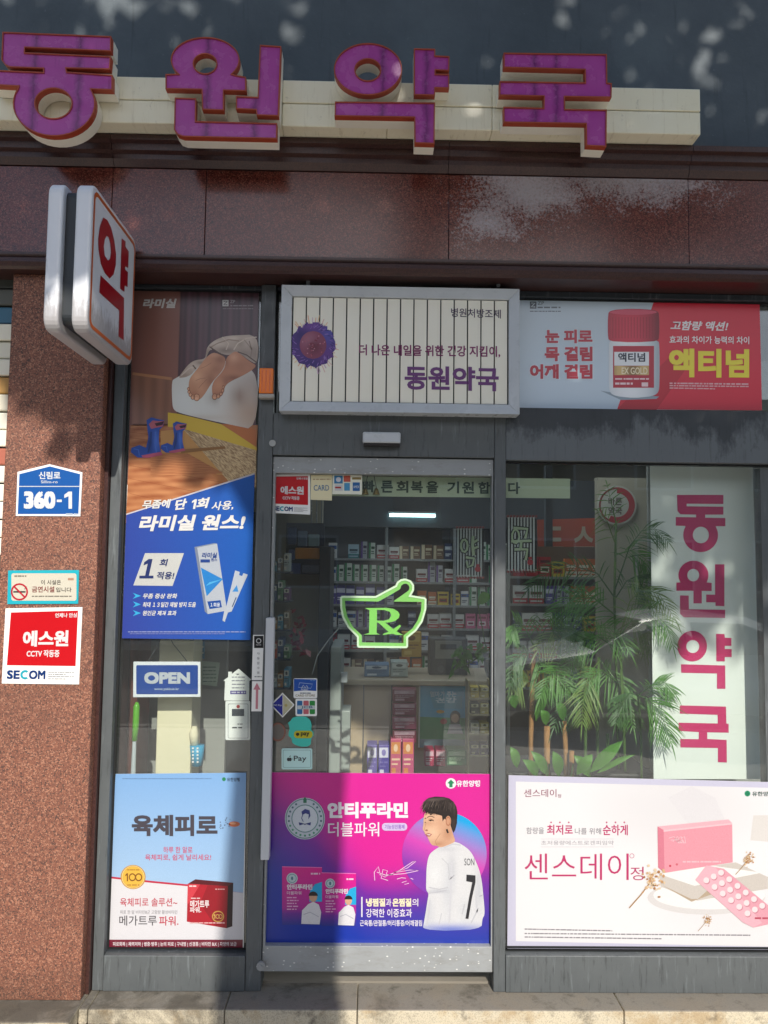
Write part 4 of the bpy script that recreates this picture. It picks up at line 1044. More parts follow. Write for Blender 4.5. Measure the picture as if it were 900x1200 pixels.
a.slope = 6
a.dashes(72, 370, 577, 4, '#8c888e', 4, 7); a.dashes(72, 840, 592, 4, '#8c888e', 4, 8); a.dashes(72, 540, 604, 4, '#8c888e', 4, 9)
a.slope = 0
a.text('유한양행', 846, 109, 918, 125, '#44605a', 4, .025)
a.emit(o)

# ---- red and pale blue poster, right transom
q = [(598,346),(890,350),(893,481),(597,479)]
o = sheet('poster', 'pale blue and red poster with a pill bottle right of the framed sign', 'poster', q, YP)
a = Art(YP, (590, 320), 2.903); a.part('picture')
zq = [((x-590)*2.903, (y-320)*2.903) for x, y in q]
a.poly([zq[0], (517,81), (387,463), zq[3]], '#c4d3df', 1); a.poly([(517,81), zq[1], zq[2], (387,463)], '#d8283e', 1)
a.poly([(387,463),(560,290),(640,300),(520,466)], '#c01c30', 1.5)
a.poly([(330,400),(360,405),(530,420),(520,428),(400,432)], '#8fa0ac', 2)
def cyl(c_mid, c_edge, x0, x1):
    return lambda x, y: mixc(c_mid, c_edge, min(1, abs((x-(x0*.6+x1*.4))/(x1-x0)*1.75)**2.2))
a.part('bottle_picture'); a.shade([(362,226),(526,226),(531,245),(531,385),(526,408),(510,418),(470,424),(420,424),(380,418),(363,408),(358,385),(358,245)], cyl('#f0f2f4', '#a9b4bd', 358, 531), 50, 3, 20, 1)
a.shade([(355,140),(362,128),(400,122),(485,122),(522,128),(530,140),(530,222),(522,231),(485,235),(400,235),(363,231),(355,222)], cyl('#d4324c', '#7c1226', 355, 530), 40, 4, 20, 1)
a.poly(ellpts(442,133,80,9,30), '#d8506a', 4.6)
for k in range(15): a.line([(372+k*10.4,150),(372+k*10.4,222)], 1.3, '#8c1228', 4.8)
a.rect(373,248,512,390,'#b8243a',5); a.rect(377,268,495,315,'#e8eaec',6)
a.grid([(377,316),(495,316),(495,347),(377,347)], 10, 1, lambda u, v: mixc('#8a6a3c', '#d8b878', .5+.5*math.sin(u*9)), 6)
a.part('square_logo'); a.rect(90,97,112,121,'#5a6470',2); a.line([(95,102),(107,102),(95,115),(108,115)], 4, '#c8d4dc', 3)
a.part('lettering')
for t, x0, y0, y1 in (('눈 피로', 142, 192, 239), ('목 결림', 140, 250, 300), ('어깨 결림', 90, 310, 360)):
    a.text(t, x0-2, y0-2, 306, y1+2, '#d4e0e8', 3, .085); a.text(t, x0, y0, 303, y1, '#b8243c', 5, .046)
a.text('액티넘', 390, 271, 482, 302, '#20283c', 7, .03); a.text('EX GOLD', 402, 321, 490, 344, '#f0e2c0', 7, .02); a.dashes(380, 495, 360, 5, '#f0d0d4', 7, 2); a.dashes(380, 440, 376, 7, '#f0d0d4', 7, 4); a.rect(470,372,492,386,'#f0d0d4',7)
a.text('ZP', 116, 96, 138, 108, '#5a6470', 3); a.dashes(116, 195, 117, 5, '#6a7480', 3, 5); a.dashes(90, 195, 130, 3, '#6a7480', 3, 6)
a.slope = 3
a.text('고함량 액션!', 568, 162, 765, 194, '#f4ecec', 4, .03, .22); a.text('효과의 차이가 능력의 차이', 565, 213, 836, 239, '#f4ecec', 4, .02)
a.text('액티넘', 563, 256, 836, 354, '#f0dc3c', 5, .045)
a.dashes(565, 835, 375, 5, '#e8b0b4', 4, 8); a.dashes(565, 835, 383, 4, '#e8b0b4', 4, 9); a.dashes(565, 720, 391, 4, '#e8b0b4', 4, 10)
a.emit(o, M_BRIGHT)

# ---- white vertical banner behind the right window
YBN = .13
q = [(762,541),(882,546),(892,913),(766,913)]
o = sheet('banner', 'tall white banner with four magenta Hangul letters behind the right window', 'banner', q, YBN, .004, streaky('white_banner_film', '#dfe3dc', '#e8ebe4', .4))
a = Art(YBN-.0005, (780, 570), 7.5); a.part('lettering'); MG = '#c41a62'
a.poly([(100,75),(508,75),(508,155),(185,152),(185,175),(508,178),(508,248),(348,248),(348,275),(525,278),(525,350),(440,350)]+ellpts(308,428,153,150,24,-30,210)+[(170,347),(90,345),(90,270),(268,272),(268,248),(130,245),(105,215)], MG, 2, [ellpts(310,427,71,73,24)])
a.poly(ellpts(245,780,132,127,28,150,390)+[(405,848),(405,920),(318,918),(318,1028),(245,1028),(245,918),(95,918),(95,845)], MG, 2, [ellpts(243,780,53,55,20)])
a.poly([(435,685),(517,685),(517,1053),(438,1050),(438,1020),(357,1018),(357,950),(435,952)], MG, 2)
a.poly([(127,958),(203,960),(205,1080),(523,1085),(523,1157),(160,1150),(127,1120)], MG, 2)
a.at((780, 730), 7.06)
a.poly(ellpts(220,192,123,127,32), MG, 2, [ellpts(225,195,54,54,20)])
a.poly([(418,90),(487,92),(490,122),(545,125),(545,190),(490,190),(490,215),(547,217),(547,283),(490,282),(490,318),(420,318)], MG, 2)
a.poly([(127,342),(493,352),(495,545),(425,545),(425,418),(130,412)], MG, 2)
a.poly([(118,682),(500,692),(503,832),(522,835),(522,908),(345,905),(345,960),(505,968),(507,1155),(433,1152),(433,1035),(122,1030),(122,960),(275,962),(275,903),(108,893),(108,825),(432,832),(430,760),(118,750)], MG, 2)
a.emit(o, M_VINYL)

# ---- pillar signs
YS_ = -.1235
q = [(18.5,604.5),(20.5,553),(58,544),(96.5,553.5),(94,605)]
o = sheet('house_number_plate', 'blue pentagonal street number plate 360-1 on the granite pillar', 'sign', q, YS_, .003, mat('white_enamel', '#dfe2e4', .3))
a = Art(YS_, (0, 440), 3.08); a.part('blue_field')
a.poly([(64,500),(70,356),(180,328),(289,356),(283,500)], '#1f62b4', 2)
a.part('lettering')
a.text('신림로', 140, 347, 218, 374, '#eef0f2', 4, .025); a.text('Sillim-ro', 148, 379, 208, 389, '#eef0f2', 4, .01); a.rect(68,399,288,402,'#e4e8ec',4)
a.text('360', 86, 418, 200, 481, '#eef0f2', 4, .05); a.rect(205,448,223,457,'#eef0f2',4); a.one(232, 419, 260, 481, '#eef0f2', 4, 0, .45); a.dashes(238, 280, 500, 5, '#c8d4e4', 4, 2)
a.emit(o)
q = [(9.5,668.5),(92.5,668),(91.5,707.5),(8.5,708)]
o = sheet('no_smoking_sign', 'teal bordered no smoking plaque below the street number plate', 'sign', q, YS_, .004, mat('teal_plastic', '#1fa0b0', .35))
a = Art(YS_, (0, 440), 3.08); a.part('cream_field'); a.poly(rrect(41,714,276,813,8), '#e6dfcc', 2)
a.part('smoking_symbol')
a.poly([(48,778),(92,778),(92,784),(48,784)], '#4a4644', 3.4); a.line([(88,772),(96,762)], 3, '#8a8684', 3.4); a.ring(70, 781, 31, 6, '#c8243a', 4); a.line([(49,760),(91,802)], 6, '#c8243a', 4.4)
a.part('lettering')
a.text('이 시설은', 148, 738, 220, 755, '#3a3634', 4, .01); a.text('금연시설', 115, 761, 196, 783, '#8a3a34', 4, .02); a.text('입니다', 202, 765, 258, 782, '#3a3634', 4, .01); a.dashes(115, 258, 797, 4, '#8a8478', 4, 3); a.dashes(52, 95, 724, 5, '#8a8478', 4, 4); a.dashes(245, 266, 735, 8, '#c89a80', 4, 5)
a.emit(o)
def secom(o, Y, org, sc, mp, fine=True):
    """red and white alarm company panel, drawn in its own unit box"""
    a = Art(Y, (0, 0), 1, slope=0); f = mp
    a.fn = lambda px, py, off: U(*f(px, py), Y-off)
    a.part('red_field'); a.poly([(20,15),(262,12),(262,210),(15,208)], '#d8121e', 2)
    a.part('lettering')
    a.text('에스원', 68, 82, 232, 140, '#f4eeee', 4, .04); a.text('CCTV 작동중', 84, 152, 202, 178, '#f4eeee', 4, .03); a.text('언제나 안심', 180, 20, 258, 36, '#f4eeee', 4, .03)
    B = '#123a7c'
    a.text('SE', 17, 226, 63, 258, B, 4, .035); a.text('OM', 96, 226, 155, 258, B, 4, .035)
    a.poly(ellpts(82,242,17,17,18,50,310)+ellpts(82,242,9,9,18,310,50), '#2ab4c8', 4)
    if fine:
        for k in range(4): a.dashes(165, 258-30*(k % 2), 232+k*8, 3, '#a8a8ac', 4, 50+k)
    a.emit(o)
q = [(6.5,713),(96.5,711.5),(92.5,802),(2,801)]
o = sheet('alarm_sign', 'red and white alarm company panel at the bottom of the signs on the granite pillar', 'sign', q, YS_, .004)
secom(o, YS_, 0, 0, lambda x, y: lerpq(q, x/277, y/275))

# ---- stickers on the door glass (outside)
YK = -.003
def sticker(label, q, draw=None, org=(300, 520), sc=3, base=None, name='sticker'):
    o = sheet(name, label, 'sticker', q, YK, .0008, base or M_PAPER)
    if draw:
        a = Art(YK, org, sc); draw(a); a.emit(o)
    return o
q2 = [(317.5,556),(363.5,556),(363.5,603),(317,601)]
o = sheet('sticker', 'red and white alarm company sticker in the top left corner of the door glass', 'sticker', q2, YK, .0008)
secom(o, YK, 0, 0, lambda x, y: lerpq(q2, x/277, y/275))
def d(a): a.part('lettering'); a.text('CARD', 203, 145, 257, 165, '#6a90b4', 3, .01); a.dashes(200, 262, 125, 4, '#c8b088', 3, 3)
sticker('small cream card sticker beside the red alarm sticker on the door', [(364.5,556.5),(389,556.5),(389,586.5),(364,585.5)], d, base=mat('cream_paper', '#d9cfa8', .5))
def d(a):
    a.part('logo'); a.rect(275,112,305,140,'#3a8ac0',2); a.rect(308,112,332,134,'#d8604a',2); a.rect(310,138,330,165,'#58a8d8',2); a.rect(277,143,305,165,'#e8e8e8',2); a.rect(340,136,365,166,'#2a70b8',2); a.ell(290,126,9,9,'#e8e8f0',3,12)
    a.part('lettering'); a.dashes(338, 370, 122, 8, '#a08a50', 2, 2); a.text('AMEX', 342, 147, 363, 156, '#e8eef4', 3, .02); a.dashes(278, 304, 154, 6, '#c04040', 3, 5)
sticker('white sticker with four small coloured card logos at the top of the door glass', [(389.8,556.5),(424.5,557),(424,579.5),(389.5,579)], d, base=mat('card_paper', '#dcdccb', .5))
O9 = (310, 780); S9 = 9.23
zz = lambda P: [(O9[0]+x/S9, O9[1]+y/S9) for x, y in P]
def d(a):
    a.part('blue_field'); a.poly([(318,143),(562,150),(560,275),(440,268),(318,278)], '#1858b8', 2); a.line([(380,185),(520,200),(500,245),(365,235),(380,185)], 5, '#c8d8ec', 3); a.line([(400,245),(420,210),(440,240),(455,215),(470,240)], 6, '#e8eef4', 3.4); a.dashes(495, 550, 160, 10, '#7aa0d8', 3, 3)
    a.part('lettering'); a.text('POINT', 395, 250, 475, 266, '#e8eef4', 4, .02); a.dashes(385, 500, 298, 10, '#6a7a8c', 3, 4); a.text('CARD STORE', 335, 312, 545, 335, '#9a8a5a', 3, .01)
sticker('blue and white card sticker above the striped card sticker on the door', zz(rrect(314,138,569,352,14)), d, O9, S9)
def d(a):
    a.part('colour_stripes')
    for x, c in ((352, '#2a78b8'), (420, '#d8707c'), (488, '#2a9a44')): a.poly(rrect(x,380,x+58,525,10), c, 2)
    a.part('lettering'); a.rect(355,432,545,472,'#dde4e4',3); a.text('JCB', 395, 436, 520, 468, '#5a7aa0', 4, .03)
sticker('white sticker with blue, pink and green stripes on the door', zz(rrect(335,358,567,546,18)), d, O9, S9)
def d(a):
    a.part('diamond_halves'); a.poly([(195,312),(195,545),(80,425)], '#2030a8', 2); a.poly([(200,312),(308,425),(200,545)], '#d8d4b0', 2); a.ell(232,430,16,16,'#c8b870',3,14)
    a.part('lettering'); a.text('BC Pay', 100, 418, 188, 442, '#d8dcf0', 3, .02)
sticker('blue and cream diamond shaped sticker on the door', zz([(60,425),(195,292),(325,425),(195,562)]), d, O9, S9)
def d(a):
    a.part('yellow_bubble'); a.poly(rrect(318,705,520,785,36), '#d8cc28', 2); a.ell(358,742,20,17,'#2c2818',3,14); a.poly([(350,755),(362,755),(350,768)], '#2c2818', 3)
    a.part('lettering'); a.text('pay', 392, 722, 485, 770, '#2c2818', 3, .025)
sticker('turquoise rounded sticker with a yellow pay bubble on the door', zz([(262,640),(250,620),(280,600),(300,565),(340,552),(400,548),(455,555),(495,590),(510,640),(505,695),(530,720),(528,760),(505,790),(500,850),(470,875),(400,878),(340,862),(300,835),(290,785),(258,760),(262,720),(272,690)]), d, O9, S9, mat('turquoise_vinyl', '#3cb8a8', .4))
def d(a):
    a.part('apple_mark'); a.ell(258,1015,16,20,'#2c3438',2,14); a.ell(278,1015,16,20,'#2c3438',2.4,14); a.ell(298,1010,9,9,'#b9dcd8',3,12); a.poly([(268,990),(272,978),(284,970),(280,985)], '#2c3438', 2)
    a.part('lettering'); a.text('Pay', 316, 975, 452, 1048, '#2c3438', 3, .01)
    a.part('border_line'); a.poly(rrect(200,912,500,1104,14), '#7fb4b0', 2, [rrect(204,916,496,1100,12)])
sticker('pale teal Pay sticker at the bottom of the sticker group on the door', zz(rrect(184,895,516,1122,18)), d, O9, S9, mat('pale_teal_vinyl', '#b9dcd8', .4))
def d(a): a.part('brown_ring'); a.ring(145, 718, 84, 16, '#a06a5a', 2, 102)
sticker('faded brown oval sticker below the diamond sticker on the door', zz(ellpts(145,718,84,102,28)), d, O9, S9, mat('faded_grey_vinyl', '#6c6660', .5))
# strip labels on the door post
YK = YF-.001
O3, S3 = (120, 730), 4.286
z3 = lambda P: [(O3[0]+x/S3, O3[1]+y/S3) for x, y in P]
def d(a):
    a.part('black_field'); a.rect(762,65,808,126,'#141618',2); a.ring(785,90,13,4,'#e8e8e8',3)
    a.part('lettering'); a.text('POWER', 772, 106, 798, 114, '#d8d8d8', 3, .01)
    for k in range(5): a.text('자동문수동'[k], 776, 148+k*24, 790, 160+k*24, '#5a5a60', 3)
    a.dashes(764, 800, 270, 5, '#8a8a90', 3, 3)
sticker('narrow white strip label with a black top on the post left of the door', z3([(757,60),(811,60),(803,287),(750,287)]), d, O3, S3)
def d(a):
    a.part('pink_arrow'); a.poly([(776,300),(794,335),(783,335),(781,432),(769,432),(771,335),(758,335)], '#e0909c', 2)
sticker('white strip label with a pink arrow on the post left of the door', z3([(752,293),(803,293),(799,444),(748,444)]), d, O3, S3)
# stickers inside the left window
YK = .012
def d(a):
    a.part('lettering')
    for k, y in enumerate((272, 290, 308, 326)): a.dashes(650, 715, y, 5, '#9a98a8', 2, 60+k)
    a.rect(642,340,722,358,'#5a4aa0',2); a.dashes(648, 718, 349, 8, '#d8d4ec', 3, 9); a.poly([(668,255),(690,255),(680,262)], '#4a4860', 2)
sticker('white house shaped sticker in the left window beside the door', z3([(612,390),(616,292),(606,290),(632,272),(632,245),(650,245),(650,256),(684,230),(748,285),(738,292),(736,390)]), d, O3, S3)
def d(a):
    a.part('screen_picture'); a.rect(650,432,712,468,'#4a5058',2); a.ell(682,420,9,9,'#c83a3a',2,12); a.poly(rrect(630,405,733,580,6), '#b8b8b8', 2, [rrect(633,408,730,577,5)])
    a.part('lettering'); a.dashes(678, 706, 508, 5, '#6a6a70', 2, 4); a.dashes(652, 702, 526, 7, '#4a4a50', 2, 5)
sticker('white payment terminal sticker below the house shaped sticker', z3(rrect(618,392,742,588,6)), d, O3, S3)

# ---- green mortar sign
mo = empty('mortar_sign', 'glowing green mortar and pestle outline with Rx hanging on the door glass', 'sign'); SETTLE.append(mo)
out = [(66,320),(64,230),(78,212),(375,214),(550,120),(565,88),(598,66),(640,60),(688,78),(715,118),(714,162),(690,207),(810,226),(824,240),(822,330),(790,440),(735,520),(662,580),(662,655),(650,672),(226,668),(212,655),(212,575),(130,490),(82,400)]
inn = [(106,255),(400,262),(510,202),(592,152),(602,120)]+ellpts(637,142,37,38,8,-140,60)+[(645,182),(530,262),(780,265),(775,345),(745,430),(700,500),(622,560),(622,628),(255,622),(255,560),(180,490),(130,400),(110,320)]
def led(name, col, e): return mat(name, col, .4, 0, col, e)
def flatslab(loops, Y0, th, name, mt, parent):
    L = [[(390+x/7.5, 670+y/7.5) for x, y in l] for l in loops]; fl = [p for l in L for p in l]; n = len(fl)
    tri = tessellate_polygon([[Vector((x, y, 0)) for x, y in l] for l in L])
    mb = MB(); mb.add([U(x, y, Y0) for x, y in fl]+[U(x, y, Y0)+Vector((0, th, 0)) for x, y in fl], list(tri)+[tuple(i+n for i in t) for t in tri])
    k = 0
    for l in L:
        m_ = len(l); mb.f += [(k+i, k+(i+1) % m_, n+k+(i+1) % m_, n+k+i) for i in range(m_)]; mb.c += [None]*m_; k += m_
    return mb.build(name, mt, parent)
flatslab([out, inn], .024, .012, 'outline_board', led('lime_led_board', '#86c862', .05), mo)
def shrink(P, k):
    cx = sum(x for x, y in P)/len(P); cy = sum(y for x, y in P)/len(P); r = []
    n = len(P)
    for i in range(n):
        (ax, ay), (bx, by), (cx_, cy_) = P[i-1], P[i], P[(i+1) % n]
        d1 = Vector((bx-ax, by-ay)).normalized(); d2 = Vector((cx_-bx, cy_-by)).normalized()
        nn = Vector((-(d1.y+d2.y), d1.x+d2.x)).normalized(); q_ = k/max(.6, nn.dot(Vector((-d1.y, d1.x)))); r.append((bx+nn.x*q_, by+nn.y*q_))
    return r
flatslab([out, shrink(out, 17)], .0215, .0022, 'glowing_rim', led('pale_green_led', '#d4e4c6', .12), mo)
Rx = [[(283,320),(470,318),(535,328),(575,352),(588,378),(580,405),(550,432),(500,445),(462,448),(532,505),(590,466),(600,478),(560,525),(600,548),(618,556),(560,556),(525,545),(470,552),(440,556),(440,548),(490,528),(405,452),(388,446),(385,540),(412,552),(272,553),(318,540),(322,338)], [(388,336),(388,430),(450,432),(495,418),(514,382),(500,352),(450,336)]]
flatslab(Rx, .022, .012, 'rx_letter', led('lime_led_letter', '#82cc58', .07), mo)
cb = MB(); cb.tube([U(398, 735, .03), U(385, 750, .04), U(372, 768, .05), U(366, 790, .05)], .0025, 6); cb.build('power_cable', mat('clear_cable', '#9a9c98', .3), mo, smooth=True)
# ================================================================== inside the shop
def thing_mesh(name, label, cat, mb, mt, group=None, bevel=0, smooth=False):
    o = mb.build(name, mt, None, bevel, smooth); tag(o, label, cat, group); SETTLE.append(o); return o

# wishes board behind the door and window glass
q = [(375,558),(668,561),(668,584),(375,581)]
o = sheet('wish_board', 'pale green lettered board hanging across the top of the door inside', 'sign', q, .045, .006, mat('pale_green_board', '#b9c4a4', .5))
a = Art(.0445); a.part('lettering'); G = '#1c3a2a'
for ch, x in zip('빠른회복을 기원합니다', (425, 446.5, 464.5, 481.5, 499.5, None, 524, 541.5, 560.5, 578, 595.5)):
    if ch != ' ' and x: a.text(ch, x, 563+(x-425)*.012, x+14, 577+(x-425)*.012, G, 3, .03)
a.emit(o, M_VINYL)

# counter
Yc = 1.5
ct = empty('counter', 'pale wooden service counter facing the shop door', 'counter'); SETTLE.append(ct)
cz = uz(500, 796, Yc); cx0, cx1 = ux(398, 850, Yc), ux(590, 850, Yc)
MB().box(cx0, cx1, Yc, Yc+.5, .09, cz-.035).build('counter_front', M_WOOD, ct)
MB().box(cx0-.03, cx1+.03, Yc-.04, Yc+.55, cz-.034, cz).build('counter_top', streaky('pale_counter_top', '#b3a48c', '#c2b49c', .3), ct, .006)
MB().box(cx0+.02, cx1, Yc+.03, Yc+.48, .007, .089).build('plinth', M_DKSHELF, ct)
for px in (425, 458): MB().pbox(px, 802, px+1.4, 905, Yc-.004, Yc-.0005).build('panel_joint', M_DKSHELF, ct)
q = [(491,797),(547,798),(546,877),(490,876)]
o = sheet('poster', 'small blue green poster with a woman on the counter front', 'poster', q, Yc-.008, .004)
a = Art(Yc-.009, (300, 700), 3); a.part('picture')
a.poly([(578,293),(742,296),(738,500),(576,498)], '#5aa8cc', 1); a.poly([(576,498),(738,500),(736,530),(575,528)], '#8aa0ac', 1)
a.poly([(577,420),(740,425),(738,500),(576,498)], '#5c9c6c', 1.4); a.poly([(612,345),(725,347),(725,392),(625,390)], '#6aa4bc', 2)
a.ell(700,425,14,16,'#d8b094',3); a.poly(ellpts(700,418,18,20,16,160,380)+[(716,445),(684,445)], '#3a2420', 2.6); a.poly([(672,480),(680,446),(718,446),(728,480)], '#d8d0d8', 3); a.ell(648,402,14,6,'#d8a848',3); a.ell(660,436,12,10,'#b84a4a',3)
a.part('lettering'); a.text('엄마가 주는', 612, 330, 705, 350, '#dce8f0', 4, .02); a.text('건강', 630, 352, 705, 372, '#dce8f0', 4, .03)
a.emit(o, M_VINYL)

# back wall shelving, fascia and lamp
Yb = 3.75
bs0, bs1 = ux(372, 700, Yb), ux(592, 700, Yb)+1.25
su = empty('shelf_unit', 'long grey wall shelving full of medicine behind the counter', 'shelves'); SETTLE.append(su)
zs = [uz(490, y, Yb) for y in (846, 818, 790, 762, 736, 709, 682, 655)]
MB().box(bs0-.02, bs1+.02, Yb+.28, Yb+.3, .05, 2.05).build('back_panel', mat('grey_back_panel', '#56585c', .6), su)
for z in zs: MB().box(bs0, bs1, Yb, Yb+.279, z-.02, z).build('shelf', M_ALU if z > 1.0 else M_GREYW, su, .002)
k = bs0
while k < bs1+.01:
    MB().box(k-.012, k+.012, Yb-.004, Yb+.279, .02, 2.05).build('upright', M_ALU, su); k += .62
MB().box(bs0, bs1, Yb-.02, Yb+.3, 2.051, 2.5).build('fascia', mat('dark_fascia', '#3c4248', .5), su)
lm = empty('strip_lamp', 'lit fluorescent strip lamp above the back shelves', 'lamp'); SETTLE.append(lm)
MB().pbox(455, 599.5, 511, 601.5, Yb-.07, Yb-.021).build('lamp_housing', M_SILVER, lm)
mb = MB(); mb.tube([U(456.5, 603.6, Yb-.05), U(510, 604.4, Yb-.05)], .014, 10); mb.build('tube', mat('lit_tube', '#e8ffff', .4, 0, '#c8fbff', 4.5), lm)
for i, (x, y) in enumerate(((.45, 2.2), (1.9, 2.2), (.95, .62))):  # unseen ceiling panels added to brighten the shop interior
    cl = empty('added_ceiling_lamp', ('added unseen ceiling lamp panel over the counter', 'added unseen ceiling lamp panel at the back right of the shop', 'added unseen ceiling lamp panel close above the window palms')[i], 'lamp')
    MB().box(x-.33, x+.33, y-(.33 if i < 2 else .2), y+(.33 if i < 2 else .2), 2.80, 2.859).build('lamp_frame', M_SILVER, cl)
    MB().box(x-.3, x+.3, y-(.3 if i < 2 else .18), y+(.3 if i < 2 else .18), 2.792, 2.7995).build('diffuser', mat('added_lamp_diffuser', '#f4fbff', .4, 0, '#eaf6ff', 5.0), cl); SETTLE.append(cl)

# medicine boxes: prototypes (one mesh each, printed band in the mesh), then individual copies
protos = []
def med(i, desc, base, band, txt, w, h, d, style):
    mb = MB(); mb.box(-w/2, w/2, 0, d, 0, h, 0)
    e = .0008
    if style == 0: bands = [(-.5, .5, .58, .82, 1), (-.4, .2, .64, .76, 2), (-.4, .3, .3, .36, 2), (-.4, .1, .2, .25, 2)]
    elif style == 1: bands = [(-.5, .5, 0, .3, 1), (-.38, .38, .5, .66, 2), (-.3, .3, .4, .44, 2), (-.4, .4, .1, .18, 0)]
    elif style == 2: bands = [(-.5, -.2, 0, 1, 1), (-.12, .42, .6, .76, 2), (-.12, .3, .4, .46, 2), (-.12, .36, .28, .33, 2)]
    else: bands = [(-.36, .36, .2, .5, 1), (-.4, .4, .7, .84, 2), (-.26, .26, .28, .42, 2)]
    for n, (a_, b_, c_, f_, m_) in enumerate(bands):
        y = -e*(1+n*.5); mb.add([(a_*w, y, c_*h), (b_*w, y, c_*h), (b_*w, y, f_*h), (a_*w, y, f_*h)], [(0, 1, 2, 3)], m_)
    ms = [mat('carton_%s' % desc.split()[0], base, .45), mat('carton_band_%d' % i, band, .45), mat('carton_ink_%d' % i, txt, .45)]
    o = mb.build('medicine_box', ms); protos.append((o.data, desc, w, h, d)); bpy.data.objects.remove(o)
med(0, 'white box with a blue band', '#d9dadb', '#2a5ca8', '#1c2c50', .075, .14, .06, 0)
med(1, 'white box with a red foot', '#dcdad6', '#b83038', '#6c1c24', .10, .12, .07, 1)
med(2, 'green striped box', '#cfd8cc', '#3a8a58', '#1c4a30', .06, .15, .05, 2)
med(3, 'yellow box with a red patch', '#d8b83c', '#b03a2a', '#4a1c14', .09, .11, .07, 3)
med(4, 'navy box with a silver band', '#26365f', '#a8b0bc', '#d8dce4', .07, .15, .06, 0)
med(5, 'orange box with a cream foot', '#c8682c', '#e0d4b8', '#f0e4cc', .085, .13, .06, 1)
med(6, 'grey box with a purple stripe', '#b4b6bc', '#6a4a98', '#3c3050', .06, .16, .05, 2)
med(7, 'pink box with a white patch', '#cf6a92', '#ead8e0', '#8c2850', .08, .12, .06, 3)
med(8, 'tall purple box with a white band', '#58489a', '#d8d4e8', '#e4e0f0', .075, .17, .06, 0)
med(9, 'red box with a cream patch', '#b4242e', '#e4d4c4', '#5c0c14', .085, .14, .06, 3)
med(10, 'brown box with a cream stripe', '#70503a', '#d8c8a8', '#d8c8a8', .09, .12, .07, 2)
med(11, 'pale blue box with a teal foot', '#a9c4d4', '#2a8088', '#1c4a58', .10, .13, .07, 1)
ROWN = ['bottom', 'second lowest', 'third lowest', 'fourth lowest', 'fourth highest', 'third highest', 'second highest', 'top']
def putbox(pi, loc, label, group, sc=1.0, rz=0.0):
    me, desc, w, h, d = protos[pi]
    o = bpy.data.objects.new('medicine_box', me); COL.objects.link(o); o.location = loc; o.scale = (sc, sc, sc); o.rotation_euler = (0, 0, rz)
    tag(o, label, 'box', group); return w*sc
rn = random.Random(3)
vis0, vis1 = ux(384, 700, Yb), ux(592, 700, Yb)+1.0
for r, z in enumerate(zs[2:]):
    x = vis0; runs = 0; pi = 0
    while x < vis1:
        if runs <= 0: pi = rn.choices(range(12), [8, 6, 4, 2, 3, 2, 5, 1, 2, 2, 3, 5])[0]; runs = rn.randint(1, 4)
        w = protos[pi][2]; hmax = .185; sc = min(rn.uniform(.9, 1.15), hmax/protos[pi][3])
        if r == 5: sc *= .95
        if rn.random() < .93:
            putbox(pi, (x+w*sc/2, Yb+rn.uniform(.015, .06), z), protos[pi][1]+' on the %s shelf of the back unit' % ROWN[r+2], 'medicine boxes on the back shelves', sc, rn.uniform(-.05, .05))
        x += w*sc+rn.uniform(.004, .02); runs -= 1
# cartons stacked in front of the counter
def stackbox(name, label, rect, Y, d, base, band, ink, grp, word=None):
    px0, py0, px1, py1 = rect
    mb = MB(); mb.pbox(px0, py0, px1, py1, Y, Y+d)
    o = mb.build(name, mat('carton_'+base.strip('#'), base, .45), None, .003); tag(o, label, 'box', grp)
    a = Art(Y-.0005, (px0, py0), 1); W_, H_ = px1-px0, py1-py0
    a.part('printed_front'); a.rect(W_*.08, H_*.08, W_*.92, H_*.38, band, 2); a.ell(W_*.5, H_*.23, W_*.2, H_*.1, ink, 3, 14); a.dashes(W_*.12, W_*.88, H_*.52, H_*.05, ink, 2, int(px0+py0)); a.dashes(W_*.12, W_*.7, H_*.64, H_*.04, ink, 2, int(px0)); a.rect(W_*.12, H_*.74, W_*.5, H_*.9, band, 2)
    a.emit(o, M_VINYL); SETTLE.append(o)
C_ = 'cartons stacked in front of the counter'
Yk = Yc-.16
stackbox('carton', 'left purple carton with white head in front of the counter', (430,873,442,912), Yk, .12, '#5a4a9c', '#d4d0e4', '#8478b8', C_)
stackbox('carton', 'right purple carton with white head in front of the counter', (443.5,873,456,912), Yk, .12, '#54449a', '#d8d4e8', '#7c70b4', C_)
stackbox('carton', 'left pink and orange carton in front of the counter', (457.5,866,470,912), Yk, .12, '#c85a7a', '#d88a4c', '#f0c8a8', C_)
stackbox('carton', 'right pink and orange carton in front of the counter', (471.5,866,485,912), Yk, .12, '#c4527a', '#d8844a', '#f0c8a8', C_)
stackbox('carton', 'left crimson carton below the counter poster', (498,879,509,898), Yk, .12, '#b02c50', '#e0b0bc', '#e8c8d0', C_)
stackbox('carton', 'right crimson carton below the counter poster', (510.5,879,522,898), Yk, .12, '#a8284c', '#e0b0bc', '#e8c8d0', C_)
stackbox('carton', 'green carton below the counter poster', (523.5,879,547,897), Yk, .12, '#3c7a4c', '#b0d0a8', '#c8e0c0', C_)
for i, y in enumerate((808, 824, 840, 856)):
    stackbox('carton', ('topmost', 'second', 'third', 'lowest')[i]+' dark red carton in the pile left of the counter poster', (460,y,488,y+14.5), Yc-.14, .10, ('#7a2c44', '#8c3a58', '#9c4a68', '#74283c')[i], '#c8a0b0', '#d8b8c4', C_)
